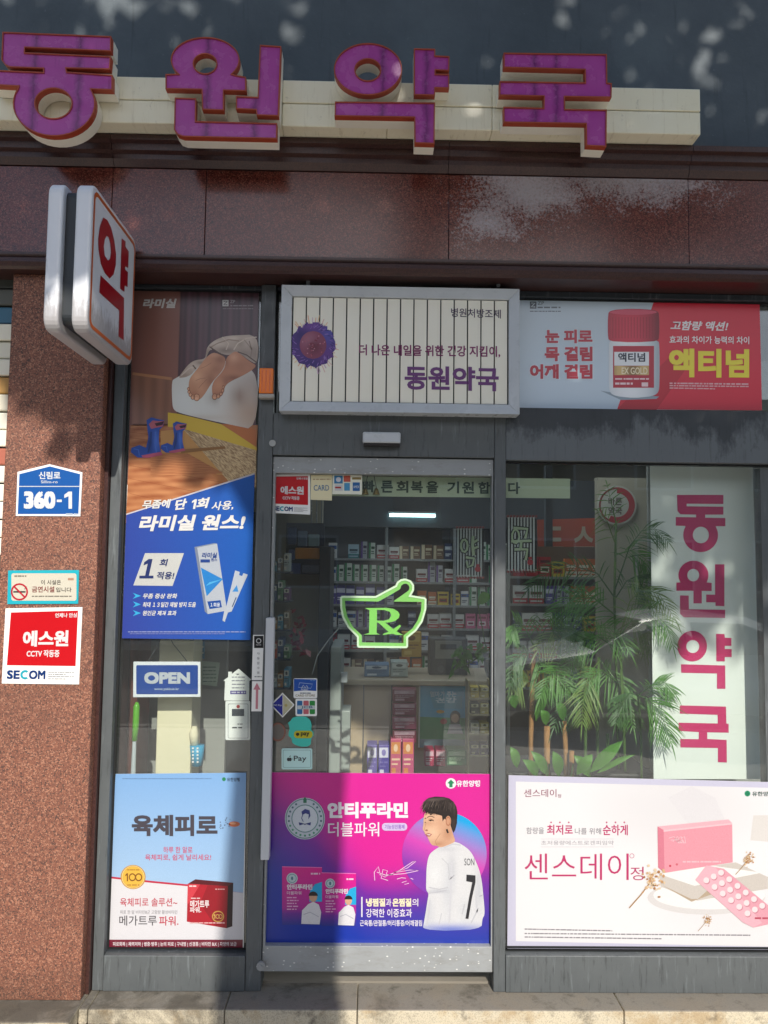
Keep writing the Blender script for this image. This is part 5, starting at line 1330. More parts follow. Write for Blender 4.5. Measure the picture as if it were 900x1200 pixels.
# little rack of yellow packs at the right end of the counter
rk = empty('display_rack', 'small cream display rack of packs at the right end of the counter', 'rack'); SETTLE.append(rk)
for xr_ in (548.5, 574.5): MB().pbox(xr_, 798, xr_+1.5, 912, Yc-.2, Yc-.06).build('rack_side', mat('cream_rack', '#b8aa84', .5), rk)
for i, y in enumerate((818, 837, 860, 885)):
    MB().pbox(550.3, y, 574.2, y+2, Yc-.2, Yc-.06).build('rack_shelf', mat('cream_rack', '#b8aa84', .5), rk)
    for j in range(2):
        stackbox('carton', ('left', 'right')[j]+' pack on the '+('top', 'second', 'third', 'lowest')[i]+' shelf of the counter display rack', (551.5+j*11.5, y-13, 561.5+j*11.5, y-.2), Yc-.19, .08, (('#c8b040', '#b8a848'), ('#4c4a44', '#c0b050'), ('#b8b4a4', '#c4b048'), ('#4a3c64', '#54406c'))[i][j], '#dcd4a8', '#6c6440', 'packs in the counter display rack')
# things on the counter
stackbox('carton', 'yellow carton standing on the counter', (471,741,494,770), Yc+.25, .1, '#c89a2a', '#e0bc58', '#8c5a1c', 'things standing on the counter')
stackbox('carton', 'blue and white flat carton lying on the counter', (427,779,456,793), Yc+.06, .16, '#5c7ca0', '#c4d0dc', '#34506c', 'things standing on the counter')
stackbox('carton', 'white flat carton lying in the middle of the counter', (458,776,478,793), Yc+.06, .16, '#a8b4b0', '#d0d8d4', '#5c6864', 'things standing on the counter')
stackbox('carton', 'orange flat carton lying on the counter beside the poster', (466,797.5,486,803), Yc-.045, .1, '#a8502c', '#d88a58', '#e8c4a8', 'things standing on the counter') if False else None
rd = empty('radio', 'grey radio with a lighter front panel on the counter', 'radio'); SETTLE.append(rd)
MB().pbox(503, 748, 548, 795.5, Yc+.2, Yc+.34).build('radio_body', mat('dark_grey_case', '#34363a', .4), rd, .008)
MB().pbox(510, 751, 541, 772, Yc+.195, Yc+.2).build('front_panel', mat('grey_panel', '#85847c', .4), rd, .001)
for cx in (517, 534):
    mb = MB(); p = U(cx, 784, Yc+.199); mb.tube([p, p-Vector((0, .005, 0))], .022, 18); mb.build('speaker_cone', mat('speaker_mesh', '#55565a', .6), rd)
MB().pbox(516, 755, 535, 761, Yc+.191, Yc+.1949).build('tape_window', mat('tape_window_dark', '#22262a', .2), rd)

# left inside wall, cabinet and hanging display
pn = MB(); pn.pbox(337, 560, 377, 800, 1.3, 1.34)
thing_mesh('partition_panel', 'beige partition panel inside left of the door glass', 'panel', pn, M_INWALL)
cb_ = empty('tall_cabinet', 'tall pale cabinet with a dark edge inside the door left of the counter', 'cabinet'); SETTLE.append(cb_)
MB().pbox(372, 640, 385, 930, .95, 1.4).build('cabinet_side', M_DARKP, cb_, .004)
MB().pbox(386, 758, 399, 930, .95, 1.4).build('cabinet_door', mat('pale_cabinet', '#9aa09c', .4), cb_, .006)
MB().pbox(399.3, 788, 407, 800, .93, .96).build('cabinet_hinge', M_SILVER, cb_, .003); MB().pbox(400, 833, 410, 905, 1.2, 1.4).build('cabinet_leaf', mat('pale_cabinet', '#9aa09c', .4), cb_, .004)
hd = empty('hanging_display', 'dark hanging card display with blue and orange packs inside the door at upper left', 'display'); SETTLE.append(hd)
MB().pbox(335, 613, 380, 673, 1.0, 1.02).build('card_back', mat('dark_blue_card', '#1c2438', .5), hd)
def pack(px0, py0, px1, py1, c, Y=.975):
    MB().pbox(px0, py0, px1, py1, Y, Y+.024).build('pack', mat('pack_'+c.strip('#'), c, .4), hd, .004)
for i, (x0, y0, x1, y1, c) in enumerate(((337,618,347,638,'#2a3c64'),(349,622,360,640,'#5c6c84'),(361,626,374,640,'#7c9098'),(346,642,378,655,'#b8782a'),(338,644,345,656,'#243a6c'),(336,660,352,672,'#2c3c6c'),(354,662,378,671,'#4c5468'))): pack(x0, y0, x1, y1, c)
for x in (365, 371, 377):
    mb = MB(); mb.tube([U(x, 558, 1.0), U(x, 613, 1.0)], .004, 5); mb.build('hanging_strip', M_ALU, hd)
gl = MB(); rr = random.Random(5)
pts = [(343, 718), (352, 735), (346, 752), (355, 764)]
for i in range(46):
    t = rr.random()*2.99; k = int(t); f = t-k; x = pts[k][0]*(1-f)+pts[k+1][0]*f; y = pts[k][1]*(1-f)+pts[k+1][1]*f
    c = U(x+rr.uniform(-7, 7), y+rr.uniform(-5, 5), .9+rr.uniform(-.03, .03)); s_ = rr.uniform(.012, .03)
    u_ = Vector((rr.uniform(-1, 1), rr.uniform(-1, 1), rr.uniform(-1, 1))).normalized()*s_; v_ = u_.orthogonal().normalized()*s_*.6
    gl.add([c-u_, c+v_, c+u_, c-v_], [(0, 1, 2, 3)])
thing_mesh('red_garland', 'dark red tinsel garland hanging inside the door beside the beige panel', 'decoration', gl, mat('red_foil', '#8c2830', .35))
# small left product rack at the door edge
lr = empty('wire_rack', 'narrow rack of small packs just inside the left edge of the door', 'rack'); SETTLE.append(lr)
for i in range(5):
    y = 640+i*34
    MB().pbox(317, y+30, 340, y+32, .35, .5).build('rack_shelf', M_DKSHELF, lr)
cols_ = ['#3c7488', '#a84c30', '#66553f', '#2c3c5c', '#8a8f90', '#4c6c48', '#9c7040', '#5c3a5c']
for i in range(5):
    for j in range(3):
        y = 640+i*34; h = 12+((i*7+j*5) % 14)
        stackbox('carton', ('left', 'middle', 'right')[j]+' pack on the '+('top', 'second', 'third', 'fourth', 'lowest')[i]+' shelf of the narrow rack inside the door', (318+j*7.2, y+30-h, 324.6+j*7.2, y+29.8), .36, .1, cols_[(i*3+j*2) % 8], '#a8a498', '#3a3a3a', 'packs in the narrow rack inside the door')
# bells on the door glass top
for i, x in enumerate((428, 441)):
    bl_ = empty('door_bell', ('left brass bell hanging inside the door top', 'right brass bell hanging inside the door top')[i], 'bell'); SETTLE.append(bl_)
    mb = MB(); p = U(x, 576, .026); mb.tube([p+Vector((0, 0, dz_)) for dz_ in (.014, .010, 0, -.010, -.013)], [.003, .008, .011, .014, .016], 14); mb.build('bell_body', mat('brass', '#a88a48', .3, .9), bl_, smooth=True)
    mb = MB(); mb.tube([p+Vector((0, 0, .014)), U(x-(i*6-3), 556, .026)], .0015, 5); mb.build('bell_string', M_DARKP, bl_)

# striped hanging flags with brush letters
def flag(x0, x1, y0, y1, Y, label, ch, cols2):
    fl = empty('striped_flag', label, 'flag', 'striped hanging flags'); SETTLE.append(fl)
    mb = MB(); n = 9; w = (x1-x0)/n
    for i in range(n): mb.pbox(x0+i*w+w*.12, y0, x0+(i+.62)*w, y1, Y, Y+.004)
    mb.build('white_strips', mat('white_strip', '#c9ccca', .5), fl)
    MB().pbox(x0-1, y0+2, x1+1, y1-2, Y+.006, Y+.010).build('black_cloth', mat('black_cloth', '#15171b', .7), fl)
    a = Art(Y-.0015); a.part('brush_letter')
    for pts, w_ in ch: a.line([(x0+(x1-x0)*px, y0+(y1-y0)*py) for px, py in pts], w_+2.6, '#15171b', 1+.05*len(pts))
    for pts, w_ in ch: a.line([(x0+(x1-x0)*px, y0+(y1-y0)*py) for px, py in pts], w_, '#b4c4a0', 3+.05*len(pts))
    a.part('red_seal'); a.ell(x0+(x1-x0)*.80, y0+(y1-y0)*.84, 3.5, 3.5, '#b02430', 3, 12); a.rect(x0+(x1-x0)*.74, y0+(y1-y0)*.74, x0+(x1-x0)*.86, y0+(y1-y0)*.78, '#b02430', 3.4)
    a.emit(fl, M_VINYL)
    mb = MB()
    for i in range(n+1):
        for yy in (y0-1, y1+1):
            p = U(x0+i*w, yy, Y); mb.tube([p-Vector((0, .006, 0)), p+Vector((0, .006, 0))], .006, 8)
    mb.build('bead_trim', mat('red_bead', '#8c3a3a', .3), fl)
ring_ = [(.28+.13*math.cos(t), .36+.13*math.sin(t)) for t in [i*.7 for i in range(10)]]
yak_b = [(ring_, 2.6), ([(.62,.16),(.60,.34),(.64,.56)], 3.4), ([(.62,.30),(.80,.24)], 2.6), ([(.63,.42),(.82,.38)], 2.6), ([(.34,.60),(.66,.62),(.60,.76),(.42,.80),(.38,.68)], 3)]
guk_b = [([(.2,.2),(.7,.22),(.62,.4)], 3.2), ([(.12,.45),(.85,.44)], 3), ([(.48,.46),(.46,.58)], 3), ([(.24,.6),(.7,.6),(.64,.8)], 3.2), (ring_, 2.2)]
flag(535.5, 566, 619, 676, .45, 'black and white striped flag with a brush letter behind the door glass', yak_b, 0)
flag(595, 628, 606, 669, .35, 'black and white striped flag with a brush letter behind the right window', guk_b, 1)

# ---- right window interior
Yr = 1.7
sr = empty('shelf_unit', 'low product shelves behind the palms in the right window', 'shelves'); SETTLE.append(sr)
X0r, X1r = ux(598, 720, Yr), ux(760, 720, Yr)
zr = [uz(670, y, Yr) for y in (806, 772, 740, 708, 676)]
MB().box(X0r-.02, X1r+.02, Yr+.24, Yr+.26, .01, zr[-1]+.2).build('back_panel', mat('dim_back_panel', '#6a5a4c', .6), sr)
for z in zr: MB().box(X0r, X1r, Yr, Yr+.238, z-.015, z).build('shelf', M_GREYW, sr)
for x in (X0r-.01, X1r+.01): MB().box(x-.009, x+.009, Yr, Yr+.238, .01, zr[-1]+.2).build('upright', M_GREYW, sr)
for r, z in enumerate(zr):
    x = X0r+.02; pi = 0; runs = 0
    while x < X1r-.08:
        if runs <= 0: pi = rn.choices(range(12), [3, 3, 3, 6, 5, 6, 2, 2, 3, 6, 4, 5])[0]; runs = rn.randint(1, 3)
        w = protos[pi][2]; sc = min(rn.uniform(.85, 1.05), .115/protos[pi][3]) if r < 4 else .9
        putbox(pi, (x+w*sc/2, Yr+.02, z), protos[pi][1]+' on the %s shelf behind the palms' % ('lowest', 'second', 'middle', 'fourth', 'top')[r], 'product boxes on the shelves behind the palms', sc, rn.uniform(-.06, .06))
        x += w*sc+rn.uniform(.004, .015); runs -= 1
# orange red shop board, beige wall with ring sign
q = [(630,609),(700,607),(746,612),(746,655),(700,654),(631,652)]
o = sheet('sign_board', 'orange red lettered board high behind the palms', 'sign', q, 2.3, .02, mat('orange_red_board', '#b04a30', .5))
a = Art(2.299); a.part('lettering')
a.text('드', 638, 617, 660, 645, '#b8a890', 3, .03); a.text('스', 672, 617, 696, 645, '#b8a890', 3, .03); a.text('토', 712, 617, 738, 645, '#b8a890', 3, .03); a.emit(o, M_VINYL)
q = [(630,656),(746,656),(746,668),(631,667)]
sheet('shelf_edge_strip', 'dark green strip below the orange red board', 'strip', q, 2.3, .02, mat('green_strip', '#2c5a44', .5))
wl_ = MB(); wl_.pbox(701, 560, 765, 900, .95, 1.0)
thing_mesh('partition_panel', 'beige partition panel with a round ring sign behind the palms', 'panel', wl_, M_INWALL)
rs = empty('ring_sign', 'round white sign with a red ring high on the beige panel', 'sign'); SETTLE.append(rs)
mb = MB(); P = [U(x, y, .935) for x, y in ellpts(723,592,23,23,36)]; mb.add(P+[p+Vector((0, .008, 0)) for p in P], [list(range(36)), list(range(71, 35, -1))]+[(i, i+36, (i+1) % 36+36, (i+1) % 36) for i in range(36)]); mb.build('sign_disc', mat('sign_white', '#c4c2b4', .5), rs)
a = Art(.9345); a.part('red_ring'); a.poly(ellpts(723,592,21,21,30,-90,120)+ellpts(723,592,14,14,30,120,-90), '#b02a34', 2); a.poly(ellpts(723,592,21,21,20,120,270)+ellpts(723,592,19,19,20,270,120), '#8c3a34', 2)
a.part('lettering'); a.text('바른', 713, 583, 729, 592, '#5a4a40', 3, .02); a.text('약국', 713, 594, 729, 603, '#5a4a40', 3, .02); a.emit(rs, M_VINYL)
cl2 = MB(); cl2.pbox(640, 545, 648, 900, 2.0, 2.06)
thing_mesh('ceiling_pole', 'thin dark pole standing behind the palms', 'pole', cl2, M_DKSHELF)
bk = MB(); bk.box(ux(760, 700, .35), 2.6, .34, .36, .01, 2.7); thing_mesh('backing_board', 'grey board standing behind the white banner', 'board', bk, M_GREYW)
pl_ = MB(); pl_.pbox(594, 906, 770, 1100, .22, .55)
thing_mesh('planter_box', 'dark planter trough below the window palms', 'planter', pl_, mat('dark_planter', '#2a2624', .6), bevel=.01)

# ---- palms
M_LEAFD = leaf_mat('dark_palm_leaf', (.03, .10, .02), (.06, .16, .03))
M_LEAFY = leaf_mat('yellowing_palm_leaf', (.10, .22, .03), (.20, .26, .05))
def leaflet(mb, base, d, up, ln, w):
    d = d.normalized(); sd = d.cross(up)
    sd = sd.normalized() if sd.length > 1e-4 else d.orthogonal().normalized()
    pts = []
    for t, k in ((0, .25), (.3, 1), (.65, .8), (1, 0.02)):
        c = base+d*ln*t-Vector((0, 0, ln*.35*t*t)); pts.append((c-sd*w*k*.5, c+sd*w*k*.5, c+Vector((0, 0, -w*.12))))
    vs = []; fs = []
    for a_, b_, c_ in pts: vs += [a_, c_, b_]
    for i in range(3): o_ = i*3; fs += [(o_, o_+1, o_+4, o_+3), (o_+1, o_+2, o_+5, o_+4)]
    mb.add(vs, fs)
def frond(parent, path, leaf, w, n=16, seed=0, mt=None):
    """path: list of (px,py,Y) along the midrib; leaflets both sides, drooping"""
    rn_ = random.Random(seed)
    P = [U(x, y, Y) for x, y, Y in path]; Q = []
    for i in range(len(P)-1):
        for k in range(8): Q.append(P[i].lerp(P[i+1], k/8))
    Q.append(P[-1])
    mb = MB(); mb.tube(Q, [max(.0012, .0035*(1-i/len(Q))) for i in range(len(Q))], 5)
    for i in range(n):
        t = .18+.82*i/(n-1); k = min(int(t*(len(Q)-1)), len(Q)-2); c = Q[k].lerp(Q[k+1], t*(len(Q)-1)-k); d = (Q[k+1]-Q[k]).normalized()
        L_ = leaf*math.sin(math.pi*min(1, .30+.62*t))*rn_.uniform(.85, 1.1)
        side = d.cross(Vector((0, 1, 0)));  side = side.normalized() if side.length > .01 else Vector((1, 0, 0))
        for sg_ in (-1, 1):
            dr_ = d*.75+side*sg_*.8+Vector((0, rn_.uniform(-.28, .2), -.12+rn_.uniform(-.12, .12)))
            leaflet(mb, c, dr_, Vector((rn_.uniform(-.25, .25), -1, .35)), L_, w)
    leaflet(mb, Q[-1], Q[-1]-Q[-2], Vector((0, -1, .3)), leaf*.5, w)
    return mb.build('frond', mt or (M_LEAF, M_LEAFD, M_LEAF, M_LEAFY)[seed % 4], parent)
def cane(parent, pts, r, mt, name='stem'):
    mb = MB(); P = [U(x, y, Y) for x, y, Y in pts]; mb.tube(P, r, 8); return mb.build(name, mt, parent, smooth=True)
p1 = empty('palm_plant', 'tall feathery palm with arching fronds overlapping the white banner', 'plant'); SETTLE.append(p1)
cane(p1, [(727,930,.30),(724,860,.30),(722,780,.31),(720,700,.33),(722,612,.36)], .006, M_STEM)
cane(p1, [(733,930,.26),(731,850,.25),(728,780,.24),(726,745,.22)], .007, M_STEM)
cane(p1, [(752,930,.2),(751,860,.2),(748,815,.18)], .006, M_STEM)
FRONDS = [([(748,815,.18),(757,818,.12),(768,826,.09),(779,848,.07),(786,868,.06)], .17, .019), ([(748,815,.18),(738,812,.15),(729,822,.13),(722,846,.12)], .15, .02), ([(748,815,.18),(764,803,.1),(780,800,.09),(790,812,.08)], .13, .017),
     ([(726,745,.22),(738,705,.12),(752,690,.09),(772,696,.08),(789,722,.07)], .17, .017), ([(726,745,.22),(745,720,.12),(765,716,.09),(781,733,.08),(788,755,.07)], .15, .015), ([(721,690,.33),(738,640,.16),(752,622,.1),(768,620,.09),(782,634,.085)], .15, .015),
     ([(722,612,.36),(716,588,.3),(712,570,.28)], .14, .016), ([(722,640,.36),(712,612,.3),(702,600,.26)], .16, .016), ([(721,650,.35),(740,645,.3),(756,655,.27),(764,672,.25)], .18, .018),
     ([(720,700,.33),(700,672,.25),(670,662,.2),(640,672,.17),(620,690,.15)], .19, .019), ([(720,720,.33),(695,700,.25),(668,700,.2),(645,722,.17)], .2, .02), ([(721,740,.31),(740,728,.3),(757,738,.27),(764,760,.25)], .19, .02), ([(722,760,.31),(700,745,.25),(680,752,.22),(664,778,.2)], .2, .02), ([(722,700,.33),(735,680,.28),(750,682,.25),(760,700,.24)], .18, .018), ([(724,800,.30),(705,785,.2),(690,795,.18),(680,820,.17)], .18, .019)]
for i, (p, l, w_) in enumerate(FRONDS): frond(p1, p, l*.8, w_*.30, 21 if i not in (6, 7) else 6, i)
p2 = empty('palm_plant', 'low palm with tan cut canes and dark fronds at the left of the right window', 'plant'); SETTLE.append(p2)
for pts, r in (([(623,930,.22),(622,870,.22),(624,790,.24),(627,760,.26)], .011), ([(641,930,.2),(641,851,.2)], .014), ([(664,930,.22),(663,880,.22),(661,845,.22)], .011), ([(670,930,.18),(670,880,.18)], .011), ([(686,930,.3),(686,850,.3),(684,760,.34)], .008), ([(700,930,.3),(700,850,.3),(702,770,.34)], .007), ([(713,930,.3),(712,860,.3)], .007)):
    cane(p2, pts, r, M_CANE if r > .0085 else M_STEM)
FRONDS = [([(627,760,.26),(615,735,.2),(604,730,.17),(596,745,.15)], .17, .02), ([(627,760,.26),(640,735,.2),(658,730,.17),(674,748,.15)], .19, .02), ([(627,762,.26),(635,780,.2),(650,790,.17),(668,808,.15)], .17, .02), ([(684,765,.34),(668,740,.25),(650,738,.2),(632,760,.17)], .2, .02), ([(684,765,.34),(700,735,.28),(720,735,.22),(736,760,.2)], .19, .02), ([(684,770,.34),(676,800,.3),(664,820,.25),(650,850,.2)], .17, .02), ([(702,772,.34),(720,795,.3),(735,820,.24),(742,850,.2)], .18, .02), ([(624,800,.24),(610,795,.2),(602,808,.17)], .14, .02), ([(684,760,.34),(690,720,.3),(686,700,.26),(676,690,.24)], .18, .019), ([(627,765,.26),(612,765,.16),(602,775,.12),(598,800,.1)], .16, .022), ([(684,770,.34),(664,778,.2),(646,790,.15),(634,815,.12)], .18, .022), ([(702,775,.34),(690,790,.2),(684,815,.14),(682,845,.12)], .17, .022)]
for i, (p, l, w_) in enumerate(FRONDS): frond(p2, p, l*.8, w_*.30, 18, 40+i)
def broad(parent, base, tip, w, name='leaf', mt=None):
    b, t = U(*base), U(*tip); d = t-b; sd = d.cross(Vector((0, 1, .25))).normalized()*w; mb = MB(); vs = []; fs = []
    for k in range(7):
        f = k/6; wd_ = math.sin(math.pi*min(1, f**.75))*1.0+.02; c = b.lerp(t, f)+Vector((0, -.03*math.sin(math.pi*f), .02*math.sin(math.pi*f)))
        vs += [c-sd*wd_, c+Vector((0, .006, 0)), c+sd*wd_]
    for k in range(6): fs += [(3*k, 3*k+1, 3*k+4, 3*k+3), (3*k+1, 3*k+2, 3*k+5, 3*k+4)]
    mb.add(vs, fs); return mb.build(name, mt or M_LEAF2, parent, smooth=True)
p3 = empty('broadleaf_plant', 'broad leaved green plant at the foot of the right window', 'plant'); SETTLE.append(p3)
rb = random.Random(11)
for b, t, w_ in (((692,905,.12),(730,868,.1),.03), ((640,908,.14),(622,880,.12),.022), ((655,910,.14),(648,880,.1),.024), ((690,910,.14),(672,885,.12),.026), ((700,906,.13),(745,884,.11),.014), ((630,910,.12),(612,890,.1),.022), ((676,908,.12),(694,884,.1),.026), ((628,845,.2),(640,800,.15),.022), ((640,850,.2),(634,832,.16),.02), ((660,845,.2),(652,822,.17),.02), ((606,900,.2),(598,875,.18),.02), ((604,830,.2),(597,815,.18),.022)):
    broad(p3, b, t, w_)
for x0 in (640, 668, 690):
    mb = MB(); mb.tube([U(x0, 915, .16), U(x0+4, 895, .14)], .004, 6); mb.build('stem', M_STEM, p3)
p4 = empty('trailing_plant', 'trailing green plant on the counter behind the right side of the door', 'plant'); SETTLE.append(p4)
for i in range(26):
    x = rb.uniform(530, 588); y = 762+26*rb.random()-(x-530)*.35; broad(p4, (x, y, 1.1), (x+rb.uniform(-13, 13), y+rb.uniform(2, 13), 1.05+rb.uniform(-.1, .1)), rb.uniform(.012, .024), mt=M_LEAF if i % 2 else M_LEAF2)
mb = MB(); mb.tube([U(530, 786, 1.1), U(552, 776, 1.1), U(570, 764, 1.1), U(592, 742, 1.1)], .004, 6); mb.build('vine', M_STEM, p4)
broad(p4, (560, 708, 1.0), (576, 698, 1.0), .03); mb = MB(); mb.tube([U(560, 708, 1.0), U(566, 740, 1.05), U(570, 764, 1.1)], .003, 5); mb.build('vine', M_STEM, p4)
vs_ = empty('vase', 'dark pot holding the trailing plant on the counter', 'pot'); SETTLE.append(vs_)
mb = MB(); p = U(580, 795, Yc+.05); mb.tube([Vector((p.x, Yc+.08, cz+z_)) for z_ in (0, .05, .10, .11)], [.045, .06, .065, .06], 18); mb.build('pot_body', mat('dark_glaze', '#2c3430', .3), vs_, smooth=True)
mb = MB(); mb.tube([Vector((p.x, Yc+.08, cz+z_)) for z_ in (.11, .118)], [.068, .068], 18); mb.build('pot_rim', mat('dark_glaze_rim', '#3a443e', .3), vs_)

# ---- inside the left window, between the two posters
bkp = MB(); bkp.pbox(150, 745, 262, 1100, .62, .66)
thing_mesh('grey_panel', 'grey partition panel behind the OPEN sign', 'panel', bkp, M_GREYW)
bkq = MB(); bkq.pbox(262, 600, 318, 1100, .8, .84)
thing_mesh('dark_panel', 'dark panel behind the white payment terminal sticker', 'panel', bkq, M_DARKP)
co = MB(); co.pbox(181, 750, 222, 1110, .16, .34)
thing_mesh('cream_column', 'cream painted column behind the OPEN sign', 'column', co, streaky('cream_column_paint', '#d9cfae', '#e0d8ba', .6), bevel=.004)
rc = MB(); rc.pbox(146, 745, 157, 1100, .3, .5); thing_mesh('red_brown_cabinet', 'narrow reddish brown cabinet edge at the far left of the left window', 'cabinet', rc, mat('red_brown_wood', '#5c2e24', .5))
os_ = empty('open_sign', 'blue OPEN sign with white frame hanging on strings in the left window', 'sign'); SETTLE.append(os_)
YO = .05
qo = z3([(155,195),(492,195),(492,372),(153,374)])
MB().quadslab(qo, YO, .008).build('sign_board', mat('white_sign_frame', '#dfe1e6', .4), os_, .002)
a = Art(YO-.0005, O3, S3); a.part('blue_field'); a.poly(rrect(170,212,480,358,6), '#1a50b0', 2)
a.part('lettering'); a.text('OPEN', 210, 247, 440, 306, '#dfe4ee', 4, .05); a.text('www.yakkuk.kr', 260, 325, 385, 341, '#c4d4ec', 4, .02); a.emit(os_)
mb = MB(); mb.tube([U(*z3([(230,192)])[0], YO), U(*z3([(285,100)])[0], YO+.02), U(*z3([(290,85)])[0], YO+.02)], .0018, 5); mb.tube([U(*z3([(425,192)])[0], YO), U(*z3([(355,105)])[0], YO+.02), U(*z3([(345,85)])[0], YO+.02)], .0018, 5); mb.build('hanging_string', M_DARKP, os_)
um = empty('umbrella', 'furled umbrella with a lime green grip leaning in the left window', 'umbrella'); SETTLE.append(um)
mb = MB(); mb.tube([U(160.5, 823, .07), U(160, 828, .07), U(159, 850, .07), U(157.5, 868, .07)], [.006, .013, .013, .011], 12); mb.build('grip', mat('lime_grip', '#5ca424', .35), um, smooth=True)
mb = MB(); mb.tube([U(157.5, 868, .07), U(154.5, 945, .07), U(150, 1090, .07)], [.008, .012, .006], 10); mb.build('shaft', mat('clear_plastic', '#b4bcc0', .25), um)
cu = empty('cup_holder', 'bright blue cup with white pattern holding a pale brush in the left window', 'cup'); SETTLE.append(cu)
mb = MB(); p0, p1_ = U(231, 897, .14), U(231, 873, .14); mb.tube([p0, p0.lerp(p1_, .5), p1_], [.024, .028, .031], 20); mb.build('cup', mat('bright_blue_plastic', '#2894bc', .4), cu, smooth=True)
mb = MB()
for i in range(5):
    for j in range(2): mb.pbox(225+j*5.5, 876+i*4, 227+j*5.5, 878+i*4, .1065, .11)
mb.build('white_pattern', M_PAPER, cu)
mb = MB(); mb.tube([U(228, 873, .14), U(227, 860, .14), U(228, 851, .14)], [.017, .02, .010], 12); mb.build('brush_head', mat('cream_bristle', '#d8cfb0', .8), cu, smooth=True)
st2 = sheet('notice_sheet', 'pale green notice sheet behind the OPEN sign', 'notice', z3([(495,190),(590,200),(575,318),(490,310)]), .4, .003, mat('pale_green_paper', '#a9b8a8', .6))
a = Art(.399, O3, S3); a.part('lettering')
for k in range(5): a.dashes(505, 570, 222+k*18, 5, '#5c746c', 2, 70+k)
a.emit(st2, M_VINYL)
st3 = sheet('blue_packet', 'blue and white packet hanging above the notice sheet in the left window', 'packet', z3([(470,92),(512,92),(512,180),(465,180)]), .4, .01, mat('blue_packet', '#3a8ab0', .4))
a = Art(.399, O3, S3); a.part('lettering'); a.dashes(470, 508, 120, 8, '#d4e0e4', 2, 3); a.dashes(470, 508, 150, 8, '#d4e0e4', 2, 4); a.emit(st3, M_VINYL)
# ================================================================== the street behind the viewer (seen in the glass and as shade)
def tree(x, y, h, label, seed, crown_fn, n, grp=None):
    rt = random.Random(seed); t = empty('street_tree', label, 'tree', grp); SETTLE.append(t)
    tr = MB(); P = [Vector((x+.04*math.sin(z*1.3), y+.03*math.cos(z), GZ+z)) for z in [i*.5 for i in range(int(h*2.2)+1)]]
    tr.tube(P, [.30*(1-.022*i) for i in range(len(P))], 14)
    tips = []
    for i in range(11):
        b = P[min(len(P)-1, 11+i//4)]; an = i*2.4; L_ = rt.uniform(1.6, 3.2)
        q1 = b+Vector((math.cos(an)*L_*.5, math.sin(an)*L_*.4, L_*.35)); q2 = b+Vector((math.cos(an)*L_, math.sin(an)*L_*.75, L_*.7))
        tr.tube([b, q1, q2], [.075, .045, .018], 7); tips.append(q2)
    tr.build('trunk', M_BARK, t, smooth=True)
    lf = MB(); k = 0
    while k < n:
        p = crown_fn(rt)
        if p is None: continue
        s_ = rt.uniform(.06, .12); u_ = Vector((rt.gauss(0, 1), rt.gauss(0, 1), rt.gauss(0, .6))).normalized(); v_ = u_.orthogonal().normalized()
        v_ = (v_*math.cos(k)+u_.cross(v_)*math.sin(k)).normalized()
        lf.add([p-u_*s_, p+v_*s_*.6-u_*s_*.2, p+u_*s_*1.1, p-v_*s_*.6-u_*s_*.2], [(0, 1, 2, 3)]); k += 1
    lf.build('crown', M_TLEAF, t)
clump = random.Random(21)
TX, TY = .02+5.0*math.tan(SUN_AZ)-.31, -5.2
cl_ = []
for i in range(150):
    cl_.append((Vector((TX+clump.gauss(0, 2.0), TY+clump.gauss(0, .8), 6.3+clump.gauss(0, 1.0))), clump.uniform(.3, .75)))
def shade_edge(x):    # lower edge of the crown's shade on the shopfront
    pts = [(-6, 2.6), (-1.6, 2.38), (-1.4, 2.28), (-1.25, 2.08), (-.98, 2.02), (-.9, 2.10), (-.4, 1.95), (.2, 1.75), (.8, 1.5), (1.2, 1.42), (1.8, 1.30), (6, 1.1)]
    for (a_, b_), (c_, d_) in zip(pts, pts[1:]):
        if x <= c_: return b_+(d_-b_)*(x-a_)/(c_-a_)
    return 1.1
def gp(px, py, Y, r):     # opening in the foliage that lets the sun through to that spot of the front
    q_ = U(px, py, Y); q_ = q_-TO_SUN*(-Y/(-TO_SUN.y))*1.0 if Y < 0 else q_
    return (q_.x, q_.z, r)
gaps = [gp(*g) for g in ((133,5,-.08,.05), (340,42,-.08,.05), (655,28,-.08,.055), (835,38,-.08,.045), (566,78,-.08,.055), (195,52,-.08,.035), (660,12,-.08,.03), (700,45,-.08,.03), (838,70,-.08,.03), (240,62,-.38,.05), (60,92,-.38,.035), (68,110,-.38,.02),
    (165,102,-.3,.035), (70,135,-.30,.03), (390,205,-.16,.03), (362,445,-.13,.05), (430,468,-.13,.035), (590,400,-.13,.035), (40,492,-.12,.05), (72,505,-.12,.035), (95,520,-.12,.04), (60,470,-.12,.02), (190,560,0,.06), (165,600,0,.06), (210,650,0,.05), (265,628,0,.04), (135,560,-.05,.04), (586,560,-.05,.03), (560,498,-.05,.03), (640,400,0,.02), (800,500,-.05,.02))]
def crown(rt):
    c, r = cl_[rt.randrange(len(cl_))]
    p = c+Vector((rt.gauss(0, r*.6), rt.gauss(0, r*.6), rt.gauss(0, r*.45)))
    k = -p.y/(-TO_SUN.y)
    s_ = p-TO_SUN*k       # where its shade meets the shopfront
    lobe = .07*math.sin(s_.x*5.1)+.06*math.sin(s_.x*11.3+1)
    if s_.z < shade_edge(s_.x)+lobe+abs(rt.gauss(0, .07)): return None
    for gx, gz, gr in gaps:
        if (s_.x-gx)**2+(s_.z-gz)**2 < (gr+.014)**2: return None
    return p
tree(TX, TY, 6.0, 'big street tree whose shade falls on the pharmacy front', 4, crown, 15000)
